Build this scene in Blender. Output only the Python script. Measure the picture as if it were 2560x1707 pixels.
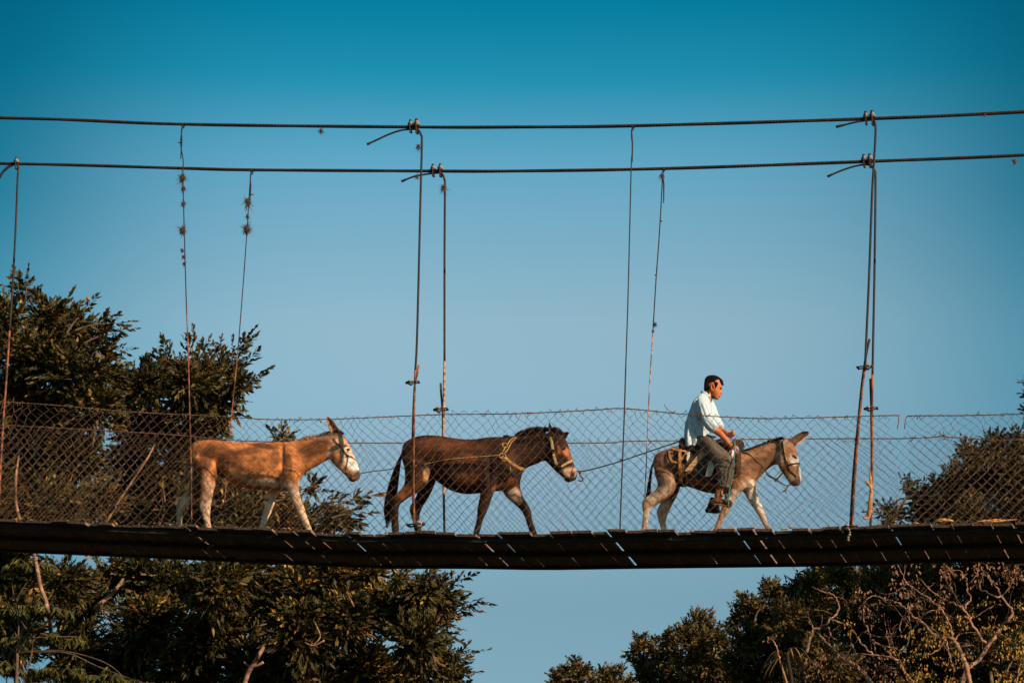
import bpy, bmesh, math, random
import numpy as np
from mathutils import Vector, Matrix, Euler, noise
from mathutils.bvhtree import BVHTree
SC = bpy.context.scene
for _o in list(bpy.data.objects): bpy.data.objects.remove(_o)
COL = SC.collection
R = math.radians
random.seed(7); rng = np.random.default_rng(7)

# ------------------------------------------------------------------ camera
FPX, CU, CV = 8000.0, 1280.0, 853.5
YAW, PITCH = R(16.0), R(20.4)
sy, cy, sp, cp = math.sin(YAW), math.cos(YAW), math.sin(PITCH), math.cos(PITCH)
CF = Vector((-sy*cp, cy*cp, sp)); CR = Vector((cy, sy, 0)); CUP = Vector((sy*sp, -cy*sp, cp))
CAM = -(CF + CUP*((CV-1328)/FPX))*37.2
cam_d = bpy.data.cameras.new('camera'); cam = bpy.data.objects.new('camera', cam_d); COL.objects.link(cam)
cam.matrix_world = Matrix(((CR.x, CUP.x, -CF.x, CAM.x), (CR.y, CUP.y, -CF.y, CAM.y), (CR.z, CUP.z, -CF.z, CAM.z), (0,0,0,1)))
cam_d.sensor_width = 36; cam_d.lens = 36*FPX/2560; cam_d.clip_end = 3000; cam_d.clip_start = .5
SC.camera = cam
# ------------------------------------------------------------------ sky + sun
SUN_AZ, SUN_EL = R(62), R(22)      # azimuth measured from -Y (towards the camera side) to +X
sun_dir = Vector((math.sin(SUN_AZ)*math.cos(SUN_EL), -math.cos(SUN_AZ)*math.cos(SUN_EL), math.sin(SUN_EL)))
W = bpy.data.worlds.new('World'); SC.world = W; W.use_nodes = True
nt = W.node_tree; nt.nodes.clear()
def N(nt, t, **k):
    n = nt.nodes.new(t)
    for a, b in k.items(): setattr(n, a, b)
    return n
wo = N(nt, 'ShaderNodeOutputWorld'); bg = N(nt, 'ShaderNodeBackground'); bg.inputs['Strength'].default_value = 0.10
sky = N(nt, 'ShaderNodeTexSky', sky_type='NISHITA'); sky.sun_disc = False
sky.sun_elevation = SUN_EL; sky.sun_rotation = math.atan2(sun_dir.x, sun_dir.y); sky.air_density = 1.0; sky.dust_density = .6; sky.ozone_density = 2.0
tc = N(nt, 'ShaderNodeTexCoord'); sx = N(nt, 'ShaderNodeSeparateXYZ'); nt.links.new(tc.outputs['Generated'], sx.inputs[0])
def skyramp(stops):
    mr = N(nt, 'ShaderNodeMapRange'); mr.inputs[1].default_value = 0.0; mr.inputs[2].default_value = 1.0
    nt.links.new(sx.outputs['Z'], mr.inputs[0]); cr = N(nt, 'ShaderNodeValToRGB'); cr.color_ramp.interpolation = 'LINEAR'
    els = cr.color_ramp.elements; els[0].position, els[0].color = stops[0][0], (*stops[0][1],1); els[1].position, els[1].color = stops[-1][0], (*stops[-1][1],1)
    for p_, c_ in stops[1:-1]: e_ = els.new(p_); e_.color = (*c_,1)
    nt.links.new(mr.outputs[0], cr.inputs[0]); return cr.outputs[0]
SKYC = [(p*.6,tuple(x/1.6 for x in c)) for p,c in [(0.0,(.78,.92,.77)),(.4515,(.82,.94,.78)),(.513,(1.18,1.22,.98)),(.556,(1.42,1.44,1.12)),(.589,(1.53,1.53,1.16)),(.645,(1.02,1.44,1.19)),(.668,(.71,1.39,1.21)),(.706,(.10,1.08,1.01)),(.74,(.012,.85,.836)),(1.0,(.010,.66,.68)),(1.667,(.010,.30,.36))]]
SKYD = [(p*.6,tuple(x/1.6 for x in c)) for p,c in [(0.0,(.38,.66,.60)),(.4515,(.41,.68,.62)),(.535,(.44,.90,.80)),(.575,(.36,.92,.82)),(.645,(.06,.64,.62)),(.70,(.01,.54,.55)),(.74,(.006,.45,.48)),(1.0,(.006,.38,.42)),(1.667,(.006,.24,.30))]]
# lens vignette painted into the sky: paler round the camera heading, deeper teal aside
n2 = N(nt,'ShaderNodeVectorMath', operation='MULTIPLY'); n2.inputs[1].default_value=(1,1,0); nt.links.new(tc.outputs['Generated'], n2.inputs[0])
n3 = N(nt,'ShaderNodeVectorMath', operation='NORMALIZE'); nt.links.new(n2.outputs[0], n3.inputs[0])
n4 = N(nt,'ShaderNodeVectorMath', operation='DOT_PRODUCT'); n4.inputs[1].default_value=(CR.x*.004-sy, CR.y*.004+cy, 0); nt.links.new(n3.outputs[0], n4.inputs[0])
n5 = N(nt,'ShaderNodeMapRange', interpolation_type='SMOOTHSTEP'); n5.inputs[1].default_value=math.cos(R(11)); n5.inputs[2].default_value=1.0; nt.links.new(n4.outputs['Value'], n5.inputs[0])
mz = N(nt, 'ShaderNodeMix', data_type='RGBA'); nt.links.new(n5.outputs[0], mz.inputs[0]); nt.links.new(skyramp(SKYD), mz.inputs[6]); nt.links.new(skyramp(SKYC), mz.inputs[7])
mx = N(nt, 'ShaderNodeMix', data_type='RGBA', blend_type='MULTIPLY'); mx.inputs[0].default_value = 1.0
nt.links.new(sky.outputs[0], mx.inputs[6]); nt.links.new(mz.outputs[2], mx.inputs[7])
vs = N(nt,'ShaderNodeVectorMath', operation='SCALE'); vs.inputs['Scale'].default_value = 1.6; nt.links.new(mx.outputs[2], vs.inputs[0]); nt.links.new(vs.outputs[0], bg.inputs[0]); nt.links.new(bg.outputs[0], wo.inputs[0])
sl = bpy.data.lights.new('sun', 'SUN'); sl.energy = 5.0; sl.angle = R(.5); sl.color = (1.0, .76, .52)
so = bpy.data.objects.new('sun', sl); COL.objects.link(so); so.rotation_euler = (-sun_dir).to_track_quat('-Z', 'Y').to_euler(); so.location = (20,-20,30)
SC.view_settings.view_transform = 'Standard'; SC.view_settings.look = 'None'; SC.view_settings.exposure = 0.34; SC.view_settings.gamma = 1
SC.cycles.use_denoising = True; SC.cycles.max_bounces = 5

# ------------------------------------------------------------------ projection helpers
def P(u, v, Y):
    d = CF + CR*((u-CU)/FPX) + CUP*((CV-v)/FPX)
    return CAM + d*((Y-CAM.y)/d.y)
K = 2560/2352.0
def D(u, v, Y): return P(u*K, v*K, Y)
def ray(u, v):
    return (CF + CR*((u-CU)/FPX) + CUP*((CV-v)/FPX)).normalized()
def proj(V):
    d = np.asarray(V) - np.array(CAM)
    z = d@np.array(CF)
    return CU + FPX*(d@np.array(CR))/z, CV - FPX*(d@np.array(CUP))/z
def sc_at(Y): return FPX/((P(1280,1100,Y)-CAM).dot(CF))
def interp(pts, x): return float(np.interp(x, [p[0] for p in pts], [p[1] for p in pts]))

# ------------------------------------------------------------------ object helpers
WORLD = {}
def tag(o, label=None, cat=None, group=None, kind=None):
    if label: o['label'] = label
    if cat: o['category'] = cat
    if group: o['group'] = group
    if kind: o['kind'] = kind
    return o
def thing(name, label, cat, loc, group=None, kind=None):
    o = bpy.data.objects.new(name, None); COL.objects.link(o); o.location = loc; o.empty_display_size = .1
    WORLD[o.name] = Vector(loc); return tag(o, label, cat, group, kind)
def link_mesh(name, me, parent=None, base=None):
    """me in world coordinates; origin moved to the bbox centre (or base)"""
    n = len(me.vertices); co = np.empty(n*3); me.vertices.foreach_get('co', co); co = co.reshape(-1,3)
    c = Vector((co.min(0)+co.max(0))/2) if base is None else Vector(base)
    me.vertices.foreach_set('co', (co-np.array(c)).ravel()); me.update()
    o = bpy.data.objects.new(name, me); COL.objects.link(o)
    WORLD[o.name] = c
    if parent: o.parent = parent; o.location = c-WORLD[parent.name]
    else: o.location = c
    return o
class MB:
    def __init__(s): s.v=[]; s.f=[]; s.n=0
    def add(s, V, F):
        s.v.append(np.asarray(V, float).reshape(-1,3)); s.f += [tuple(i+s.n for i in f) for f in F]; s.n += len(s.v[-1]); return s
    def mesh(s, name, m=None, smooth=True):
        me = bpy.data.meshes.new(name); me.from_pydata(np.vstack(s.v).tolist(), [], s.f)
        if smooth: me.polygons.foreach_set('use_smooth', [True]*len(me.polygons))
        if m: me.materials.append(m)
        me.update(); return me
    def build(s, name, m, parent=None, smooth=True, base=None): return link_mesh(name, s.mesh(name, m, smooth), parent, base)
    def tube(s, pts, rad, sides=6, caps=True, flat=1.0):
        pts = [Vector(p) for p in pts]; n = len(pts)
        if not hasattr(rad, '__len__'): rad = [rad]*n
        V=[]; F=[]; prev=None
        for i, p in enumerate(pts):
            t = (pts[min(i+1,n-1)]-pts[max(i-1,0)]).normalized()
            if prev is None:
                a = t.cross(Vector((0,1,0)))
                if a.length < .1: a = t.cross(Vector((1,0,0)))
                a.normalize()
            else: a = (prev - t*prev.dot(t)); a = a.normalized() if a.length > 1e-6 else t.orthogonal().normalized()
            prev = a; b = t.cross(a)
            for k in range(sides):
                an = 2*math.pi*k/sides
                V.append(p + a*(math.cos(an)*rad[i]) + b*(math.sin(an)*rad[i]*flat))
        for i in range(n-1):
            for k in range(sides):
                k2 = (k+1)%sides; F.append((i*sides+k, i*sides+k2, (i+1)*sides+k2, (i+1)*sides+k))
        if caps: F.append(tuple(range(sides-1,-1,-1))); F.append(tuple((n-1)*sides+k for k in range(sides)))
        return s.add([tuple(v) for v in V], F)
    def loft(s, rings, seg=20, pw=2.0):
        """rings: (centre, a-vector, b-vector)"""
        V=[]; F=[]
        for c, a, b in rings:
            for k in range(seg):
                an = 2*math.pi*k/seg; ca, sa = math.cos(an), math.sin(an)
                e = 2/pw
                V.append(c + a*(math.copysign(abs(ca)**e, ca)) + b*(math.copysign(abs(sa)**e, sa)))
        n = len(rings)
        for i in range(n-1):
            for k in range(seg):
                k2=(k+1)%seg; F.append((i*seg+k, i*seg+k2, (i+1)*seg+k2, (i+1)*seg+k))
        V += [rings[0][0], rings[-1][0]]
        for k in range(seg):
            F.append((n*seg, (k+1)%seg, k)); F.append((n*seg+1, (n-1)*seg+k, (n-1)*seg+(k+1)%seg))
        return s.add([tuple(v) for v in V], F)
    def box(s, c, x, y, z):
        """centre + three half-axis vectors"""
        c, x, y, z = map(Vector, (c,x,y,z)); V=[c+x*i+y*j+z*k for i in(-1,1) for j in(-1,1) for k in(-1,1)]
        return s.add([tuple(v) for v in V], [(0,1,3,2),(4,6,7,5),(0,4,5,1),(2,3,7,6),(0,2,6,4),(1,5,7,3)])
    def ball(s, c, r, sc=(1,1,1), seg=10):
        rings=[]; c=Vector(c)
        for i in range(1, seg):
            th = math.pi*i/seg; z=-math.cos(th)*r*sc[2]; q=math.sin(th)*r
            rings.append((c+Vector((0,0,z)), Vector((q*sc[0],0,0)), Vector((0,q*sc[1],0))))
        return s.loft(rings, seg+2)
def smooth_path(pts, sub=4):
    pts=[Vector(p) for p in pts]; out=[]
    for i in range(len(pts)-1):
        p0=pts[max(i-1,0)]; p1=pts[i]; p2=pts[i+1]; p3=pts[min(i+2,len(pts)-1)]
        for k in range(sub):
            t=k/sub; out.append(.5*((2*p1)+(p2-p0)*t+(2*p0-5*p1+4*p2-p3)*t*t+(3*p1-p0-3*p2+p3)*t**3))
    out.append(pts[-1]); return out

# ------------------------------------------------------------------ materials
def base_mat(name, rough=.8, spec=.3):
    m = bpy.data.materials.new(name); m.use_nodes = True; t = m.node_tree
    b = t.nodes['Principled BSDF']; b.inputs['Roughness'].default_value = rough; b.inputs['Specular IOR Level'].default_value = spec
    return m, t, b
def mat(name, c1, c2=None, rough=.8, scale=20, bump=0.0, bscale=None, spec=.3, stretch=(1,1,1), attr=None, metal=0.0, detail=5, contrast=(.35,.65)):
    m, t, b = base_mat(name, rough, spec); b.inputs['Metallic'].default_value = metal
    c2 = c2 or tuple(x*.6 for x in c1)
    tc = N(t,'ShaderNodeTexCoord'); mp = N(t,'ShaderNodeMapping'); mp.inputs['Scale'].default_value = stretch
    t.links.new(tc.outputs['Object'], mp.inputs[0])
    nz = N(t,'ShaderNodeTexNoise'); nz.inputs['Scale'].default_value = scale; nz.inputs['Detail'].default_value = detail
    t.links.new(mp.outputs[0], nz.inputs[0])
    rp = N(t,'ShaderNodeValToRGB'); rp.color_ramp.elements[0].position = contrast[0]; rp.color_ramp.elements[1].position = contrast[1]
    rp.color_ramp.elements[0].color = (*c2,1); rp.color_ramp.elements[1].color = (*c1,1)
    t.links.new(nz.outputs[0], rp.inputs[0]); out = rp.outputs[0]
    if attr:
        at = N(t,'ShaderNodeAttribute'); at.attribute_name = attr
        mm = N(t,'ShaderNodeMix', data_type='RGBA', blend_type='MULTIPLY'); mm.inputs[0].default_value = 1
        t.links.new(at.outputs['Color'], mm.inputs[6]); t.links.new(out, mm.inputs[7]); out = mm.outputs[2]
    t.links.new(out, b.inputs['Base Color'])
    if bump:
        n2 = N(t,'ShaderNodeTexNoise'); n2.inputs['Scale'].default_value = bscale or scale*3; n2.inputs['Detail'].default_value = 4
        t.links.new(mp.outputs[0], n2.inputs[0]); bp = N(t,'ShaderNodeBump'); bp.inputs['Strength'].default_value = bump; bp.inputs['Distance'].default_value = .01
        t.links.new(n2.outputs[0], bp.inputs['Height']); t.links.new(bp.outputs[0], b.inputs['Normal'])
    return m
M_WOOD = mat('weathered_plank', (.105,.065,.048), (.028,.019,.016), .9, 6, .5, 60, stretch=(6,1,6))
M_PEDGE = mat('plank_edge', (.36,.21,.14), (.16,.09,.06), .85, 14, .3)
M_BEAM = mat('dark_timber', (.028,.021,.018), (.012,.010,.009), .9, 5, .4, 40, stretch=(1,5,5))
M_CABLE = mat('rusty_cable', (.060,.030,.024), (.02,.015,.015), .75, 30, .3)
M_RUST = mat('rusty_rod', (.36,.11,.045), (.07,.032,.025), .8, 9, .5, 60, contrast=(.42,.6))
M_RODDARK = mat('dark_rod', (.032,.024,.024), (.014,.013,.015), .7, 20, .3)
M_PALE = mat('peeling_rust', (.50,.30,.20), (.13,.05,.03), .85, 14, .5, 60, contrast=(.42,.56))
M_CLAMP = mat('clamp_metal', (.42,.35,.30), (.12,.09,.08), .6, 40, .3, metal=.3)
M_WIRE = mat('fence_wire', (.32,.16,.09), (.05,.034,.032), .6, 26, 0)
M_LEAF = mat('leaf', (1,1,1), (.6,.6,.55), .6, 3, attr='Col', spec=.22)
M_BARK = mat('bark', (.17,.11,.08), (.06,.04,.03), .9, 8, .6, 40)
M_BARKP = mat('pale_bark', (.42,.22,.135), (.10,.05,.032), .85, 12, .4, 50)
M_GROUND = mat('dry_ground', (.07,.055,.03), (.03,.03,.012), .95, .6, .5, 4)
M_COAT = mat('coat', (1.05,1.05,1.05), (.62,.56,.52), .75, 16, .55, 55, attr='Col', spec=.2, contrast=(.36,.62), stretch=(.6,1,1.1), detail=8)
M_DARKHAIR = mat('dark_hair', (.026,.015,.011), (.010,.007,.006), .8, 60, spec=.12)
M_TANHAIR = mat('tan_hair', (.42,.25,.14), (.18,.10,.06), .7, 60)
M_FUR = mat('coat_hair', (1,1,1), (.8,.8,.8), .8, 9, attr='Col', spec=.15)
M_EYE, _t, _b = base_mat('eye', .12, .6); _b.inputs['Base Color'].default_value = (.01,.006,.005,1)
M_HOOF = mat('hoof', (.07,.05,.04), (.03,.02,.02), .6, 30)
# ------------------------------------------------------------------ ground
def sstep(a, b, x):
    t = min(max((x-a)/(b-a),0),1); return t*t*(3-2*t)
def ground_z(x, y):
    z = -12.6 + 9.0*sstep(-4, 45, y) + 5*sstep(20, 75, y)*sstep(-25, 10, x+ .28*y)
    z += .8*noise.noise(Vector((x*.05, y*.05, 3))) + .15*noise.noise(Vector((x*.4, y*.4, 9)))
    return z
def build_ground():
    n=150; xs = np.linspace(-1,1,n); xs = np.sign(xs)*(np.abs(xs)**2.2)*1500; ys = np.sign(np.linspace(-1,1,n))*(np.abs(np.linspace(-1,1,n))**2.2)*1500+5
    V=[(x,y,ground_z(x,y)) for y in ys for x in xs]; F=[(j*n+i,j*n+i+1,(j+1)*n+i+1,(j+1)*n+i) for j in range(n-1) for i in range(n-1)]
    o = MB().add(V,F).build('ground', M_GROUND); tag(o, kind='structure')
build_ground()

# ------------------------------------------------------------------ bridge
BW = 1.37           # deck width (near edge y=0, far edge y=BW)
edge = [(-900,1262),(0,1294),(350,1308),(640,1321),(874,1330),(1076,1329),(1280,1332),(1560,1327),(1830,1323),(2083,1319),(2260,1311),(2560,1306),(3400,1262)]
def xz(u, v, Y=0): p=P(u,v,Y); return (p.x,p.z)
_dz = [xz(u,v+7) for u,v in edge]
def deck_z(x):   # top of planks, smooth
    return interp(_dz, x)+.03
X0, X1 = -10.5, 10.5
bridge = thing('suspension_bridge', 'dark plank footbridge hung on two rusty cables crossing the whole picture', 'bridge', (0,BW/2,deck_z(0)))
mb_planks=[]
def build_planks():
    x = X0; i=0; rr = random.Random(3)
    while x < X1:
        w = rr.uniform(.15,.29); xc = x+w/2
        g = rr.choice([.003,.004,.006,.010,.014,.018]) if rr.random()<.64 else (rr.uniform(.019,.026) if rr.random()<.8 else rr.uniform(.03,.04))
        th = rr.uniform(.027,.033); z = deck_z(xc) + rr.uniform(-.012,.014)
        y0 = rr.uniform(-.09,.03); y1 = BW + rr.uniform(-.02,.05)
        sk = rr.uniform(-.012,.012); sl_ = (deck_z(xc+.3)-deck_z(xc-.3))/.6 + rr.uniform(-.03,.03)
        hw = (w-g)/2; V=[]; F=[]
        ny=5
        for j in range(ny):
            y = y0+(y1-y0)*j/(ny-1); off = sk*(j/(ny-1)-.5) ; wz = rr.uniform(-.004,.004)
            e1 = rr.uniform(-.003,.003); e2 = rr.uniform(-.003,.003)
            for dx, dz in ((-hw+e1,-th/2),(hw+e2,-th/2),(hw+e2,th/2),(-hw+e1,th/2)):
                V.append((xc+dx+off, y, z-.02+dz+wz+dx*sl_))
        for j in range(ny-1):
            for k in range(4): k2=(k+1)%4; F.append((j*4+k,j*4+k2,(j+1)*4+k2,(j+1)*4+k))
        F.append((3,2,1,0)); F.append(tuple((ny-1)*4+k for k in range(4)))
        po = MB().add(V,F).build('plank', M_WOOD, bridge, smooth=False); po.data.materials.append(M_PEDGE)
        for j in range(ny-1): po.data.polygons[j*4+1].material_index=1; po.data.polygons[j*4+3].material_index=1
        x += w; i+=1
build_planks()
for yb, w, h, dz in ((.10,.035,.05,-.068),(BW*.5,.04,.05,-.068),(BW-.05,.03,.03,-.05)):
    m = MB(); pts=[Vector((x, yb, deck_z(x)+dz)) for x in np.linspace(X0,X1,60)]
    V=[];F=[]
    for p in pts:
        for dy,dzz in ((-w,-h/2),(w,-h/2),(w,h/2),(-w,h/2)): V.append((p.x,p.y+dy,p.z+dzz))
    for j in range(len(pts)-1):
        for k in range(4): k2=(k+1)%4; F.append((j*4+k,j*4+k2,(j+1)*4+k2,(j+1)*4+k))
    m.add(V,F).build('stringer', M_BEAM, bridge, smooth=False)
def rope_mb(pts, r, strands=5, lay=.22, sides=5, m=None, step=.035):
    """laid rope along a path"""
    m = m or MB(); pts=[Vector(p) for p in pts]
    seg=[(b-a).length for a,b in zip(pts,pts[1:])]; L=sum(seg); n=max(6,int(L/step)); cum=np.concatenate([[0],np.cumsum(seg)])
    A=np.array([tuple(p) for p in pts]); s=np.linspace(0,L,n); C=np.stack([np.interp(s,cum,A[:,i]) for i in range(3)],1)
    T=np.gradient(C,axis=0); T/=np.linalg.norm(T,axis=1)[:,None]
    ref=np.array([0,1,0.]) if abs(T[0][1])<.8 else np.array([1,0,0.])
    a=np.cross(T,ref); a/=np.linalg.norm(a,axis=1)[:,None]; b=np.cross(T,a)
    for k in range(strands):
        th = 2*math.pi*(k/strands + s/lay)
        Q=C+(a*np.cos(th)[:,None]+b*np.sin(th)[:,None])*(r*.58)
        m.tube([tuple(q) for q in Q], r*.46, sides)
    return m
near_c = [(-900,285),(0,295),(455,311),(1040,318),(1280,318),(1580,315),(2180,297),(2560,280),(3400,232)]
far_c  = [(-900,398),(0,409),(455,421),(626,425),(1085,428),(1280,428),(1655,422),(2170,404),(2560,388),(3400,345)]
YN, YF = .03, BW-.03
def cable_path(c, Y):
    q = smooth_path([P(u,v,Y) for u,v in c], 8); return q
for c, Y in ((near_c,YN),(far_c,YF)):
    rope_mb(cable_path(c,Y), .0215, 6, .24, 4, step=.03).build('main_cable', M_CABLE, bridge)
def cable_at(c, Y, u):
    return P(u, interp(c,u), Y)
def clamp(c, up, along, s=1.0, parent=None):
    s*=1.35
    """wire rope clip: saddle + U bolt + nuts"""
    c=Vector(c); up=Vector(up).normalized(); al=Vector(along).normalized(); sd=up.cross(al).normalized()
    m=MB()
    m.loft([(c+up*(.012*s), al*.026*s, sd*.028*s),(c+up*(.03*s), al*.025*s, sd*.026*s),(c+up*(.052*s), al*.011*s, sd*.018*s)], 12, 3)
    U=[c+sd*(.024*s)*math.cos(a)+up*(-.034*s-.014*s*math.sin(a)) for a in np.linspace(0,math.pi,7)]
    U=[c+sd*.024*s+up*.05*s]+U+[c-sd*.024*s+up*.05*s]
    o = m.build('clamp', M_CLAMP, parent)
    m=MB(); m.tube(U,.006*s,6); m.tube([c+up*.045*s,c+up*.070*s],.0085*s,6); 
    m.loft([(c+up*.052*s,al*.013*s,sd*.013*s),(c+up*.066*s,al*.013*s,sd*.013*s)],6)
    m.tube([c+sd*.024*s-up*.05*s, c-sd*.024*s-up*.05*s],.009*s,6)
    m.build('bolt', M_CABLE, o)
def hanger(path, Y, r, m, label, ybot=None, twin_from=None, name='hanger', helix=0):
    pts = [D(u,v,Y) for u,v in path]
    if ybot is not None:
        d=(pts[-1]-pts[-2]).normalized(); zt=ybot; pts[-1]=pts[-1] if abs(d.z)<.01 else pts[-2]+d*((zt-pts[-2].z)/d.z)
    pts = smooth_path(pts,5); k = MB(); k.tube(pts, r, 8)
    return k.build(name, m, bridge), pts
def loop_at(u,v,Y,r=.03,parent=None):
    c=D(u,v,Y); m=MB(); m.tube([c+Vector((.012*math.sin(a*2),math.cos(a)*r,math.sin(a)*r)) for a in np.linspace(0,2*math.pi,14)],.006,6)
    m.tube([c+Vector((.018+.01*math.sin(a),math.cos(a)*r,math.sin(a)*r)) for a in np.linspace(0,2*math.pi,14)],.006,6)
    m.tube([c+Vector((0,0,-r)),c+Vector((-.004,0,-.10)),c+Vector((.006,0,-.2)),c+Vector((0,0,-.45))],[.010,.009,.010,.006],6)
    m.build('wire_loop', M_RODDARK, bridge)
def bolt_stub(u,v,Y,du=-8,r=.008):
    m=MB(); a=D(u,v,Y); b=D(u+du,v,Y); m.tube([a,b],r,6); m.build('wire_end', M_RODDARK, bridge)
TH=.0145
ZB = lambda Y,x: deck_z(x)-.02
# far-left thick hanger
h,_=hanger([(0,408),(8,395),(24,382),(37,378),(42,384),(40,420),(37,500),(30,640),(22,760)], YF-.02,.0142,M_RODDARK,'')
h,_=hanger([(-30,455),(-8,420),(4,398),(18,384),(34,378)], YF-.02,.0142,M_RODDARK,'')
clamp(cable_at(far_c,YF-.02,41),(0,-.2,1),(1,0,0),1.0,bridge)
h,_=hanger([(22,760),(14,880),(8,960),(2,1060),(-4,1190),(-6,1230)], YF-.02,.0145,M_RUST,'')
# thin near hanger
loop_at(418,290,YN); hanger([(418,300),(415,330),(421,372),(420,400),(423,520),(428,700)],YN,.0075,M_RODDARK,''); bolt_stub(417,328,YN,-7)
hanger([(428,700),(432,800),(436,960),(439,1080),(440,1200)],YN,.0085,M_RUST,'')
# thin far hanger
loop_at(576,396,YF); hanger([(576,402),(573,440),(568,520),(558,660),(547,800)],YF,.007,M_RODDARK,'')
hanger([(547,800),(537,900),(527,1005),(516,1150),(508,1270)],YF,.0075,M_RUST,''); bolt_stub(577,447,YF,5)
def tail(path,Y,r=.0125):
    p=smooth_path([D(u,v,Y) for u,v in path],6); n=len(p); m=MB(); rr=[r]*n
    for i in range(3): rr[-1-i]=r*1.35
    m.tube(p,rr,8); m.build('cable_tail', M_CABLE, bridge)
def vclamp(u,v,Y,s=1.0,side=-1): clamp(D(u,v,Y),(side,-.1,0),(0,0,1),s,bridge)
# thick near hanger behind the mule
tail([(962,296),(945,297),(920,300),(893,309),(865,322),(843,332)],YN)
hanger([(950,297),(960,299),(967,310),(969,330),(966,450),(960,700),(957,800),(954,850)],YN,.0142,M_RODDARK,'')
clamp(cable_at(near_c,YN,1026.5),(0,-.2,1),(1,0,0),1,bridge); clamp(cable_at(near_c,YN,1042),(0,-.2,1),(1,0,0),1.15,bridge)
hanger([(954,850),(953,880),(951,960),(950,1080),(951,1205)],YN-.004,.0142,M_RUST,'')
hanger([(962,838),(956,868),(953,880),(949,960),(947,1080),(952,1205)],YN+.006,.0142,M_RUST,'')
vclamp(949,878,YN); vclamp(954,1205,YN-.03,1.3,1)
# thick far hanger behind the mule
tail([(1016,397),(1000,398),(975,401),(950,406),(922,417)],YF)
hanger([(1010,398),(1017,402),(1022,418),(1022,440),(1021,600),(1021,830)],YF,.0142,M_RODDARK,'')
clamp(cable_at(far_c,YF,1083),(0,-.2,1),(1,0,0),1,bridge); clamp(cable_at(far_c,YF,1101),(0,-.2,1),(1,0,0),1.05,bridge)
hanger([(1021,830),(1020,880),(1019,960),(1019,1080),(1021,1250)],YF-.012,.015,M_PALE,'')
hanger([(1012,880),(1013,900),(1015,925),(1017,960),(1018,1080),(1021,1250)],YF+.012,.0142,M_PALE,'')
vclamp(1014,940,YF-.02,1.1)
# thin pair near the rider
loop_at(1451,294,YN); hanger([(1451,302),(1453,340),(1450,380),(1447,500),(1442,700),(1437,850)],YN,.0075,M_RODDARK,''); 
hanger([(1437,850),(1434,950),(1428,1110),(1424,1215)],YN,.0085,M_RODDARK,''); bolt_stub(1430,1055,YN,-6)
loop_at(1523,390,YF,.022); hanger([(1522,396),(1518,480),(1513,560),(1507,640),(1501,740)],YF,.0075,M_RODDARK,'')
hanger([(1501,740),(1494,850),(1489,950),(1483,1100),(1477,1220),(1474,1280)],YF,.0065,M_PALE,'')
bolt_stub(1516,508,YF,5); bolt_stub(1504,632,YF,4)
# thick pair on the right
tail([(2008,275),(1990,277),(1965,281),(1920,292)],YN,.0125)
hanger([(1990,276),(2004,276),(2010,284),(2011,310),(2007,380),(2003,450),(1996,640),(1987,840)],YN,.0142,M_RODDARK,'')
clamp(cable_at(near_c,YN,2165),(0,-.2,1),(1,0,0),1,bridge); clamp(cable_at(near_c,YN,2181),(0,-.2,1),(1,0,0),1.1,bridge)
hanger([(1987,840),(1982,880),(1974,960),(1964,1090),(1957,1215)],YN-.006,.0142,M_RUST,'')
hanger([(1997,779),(1991,808),(1986,836),(1980,880),(1972,960),(1960,1090),(1953,1215)],YN+.02,.0142,M_RODDARK,'')
vclamp(1985,843,YN-.02,1.1,1); vclamp(1954,1210,YN-.03,1.1,-1)
tail([(2003,376),(1985,378),(1960,383),(1930,393),(1900,406)],YF,.0125)
hanger([(1985,378),(2000,380),(2008,392),(2011,415),(2009,600),(2006,760),(2004,860)],YF,.0142,M_RODDARK,'')
clamp(cable_at(far_c,YF,2160),(0,-.2,1),(1,0,0),1,bridge); clamp(cable_at(far_c,YF,2175),(0,-.2,1),(1,0,0),1.05,bridge)
hanger([(2004,860),(2003,940),(2003,1080),(1999,1250)],YF-.01,.0145,M_RUST,'')
hanger([(1999,870),(2000,900),(2001,940),(2002,1080),(1998,1250)],YF+.014,.0142,M_RUST,'')
vclamp(2002,938,YF-.02,1.0)
# bundle under the deck
m=MB(); c=D(1020,1299,BW-.05); m.ball(c,.045,(1.1,1,.8),8); m.tube([c,c+Vector((.02,-.02,.12))],.012,6)
m.tube([c+Vector((-.05,0,.02)),c+Vector((.05,.01,.01))],.014,6); m.build('cable_knot', M_RODDARK, bridge)
m=MB()
for k in range(5): c=D(1951+random.uniform(-3,3),1216+k*6,-.03); m.ball(c,random.uniform(.012,.022),(1,1,1),6)
m.build('chain_end', M_CLAMP, bridge)

# torn bark / dry vine caught on the far right hanger
m=MB()
p=[D(u,v,YF-.05) for u,v in ((1996,1072),(1999,1095),(2001,1120),(1999,1150),(1997,1175),(1995,1192))]
m.tube(smooth_path(p,4),list(np.interp(np.linspace(0,1,21),[0,.25,.5,.75,1],[.004,.016,.022,.03,.012])),7,flat=.5)
m.tube(smooth_path([D(u,v,YF-.06) for u,v in ((1989,1104),(1993,1110),(2000,1118),(2002,1130))],4),[.016]*13,6,flat=.6)
m.tube(smooth_path([D(u,v,YF-.06) for u,v in ((1997,1180),(1993,1191),(1986,1190),(1981,1185))],4),[.010]*13,6)
tag(m.build('dry_bark_strip', mat('dry_bark',(.70,.30,.07),(.30,.12,.05),.8,14,.5,40)),'curled orange strip of dry bark caught on rusty hanger at right','bark strip')

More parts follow.
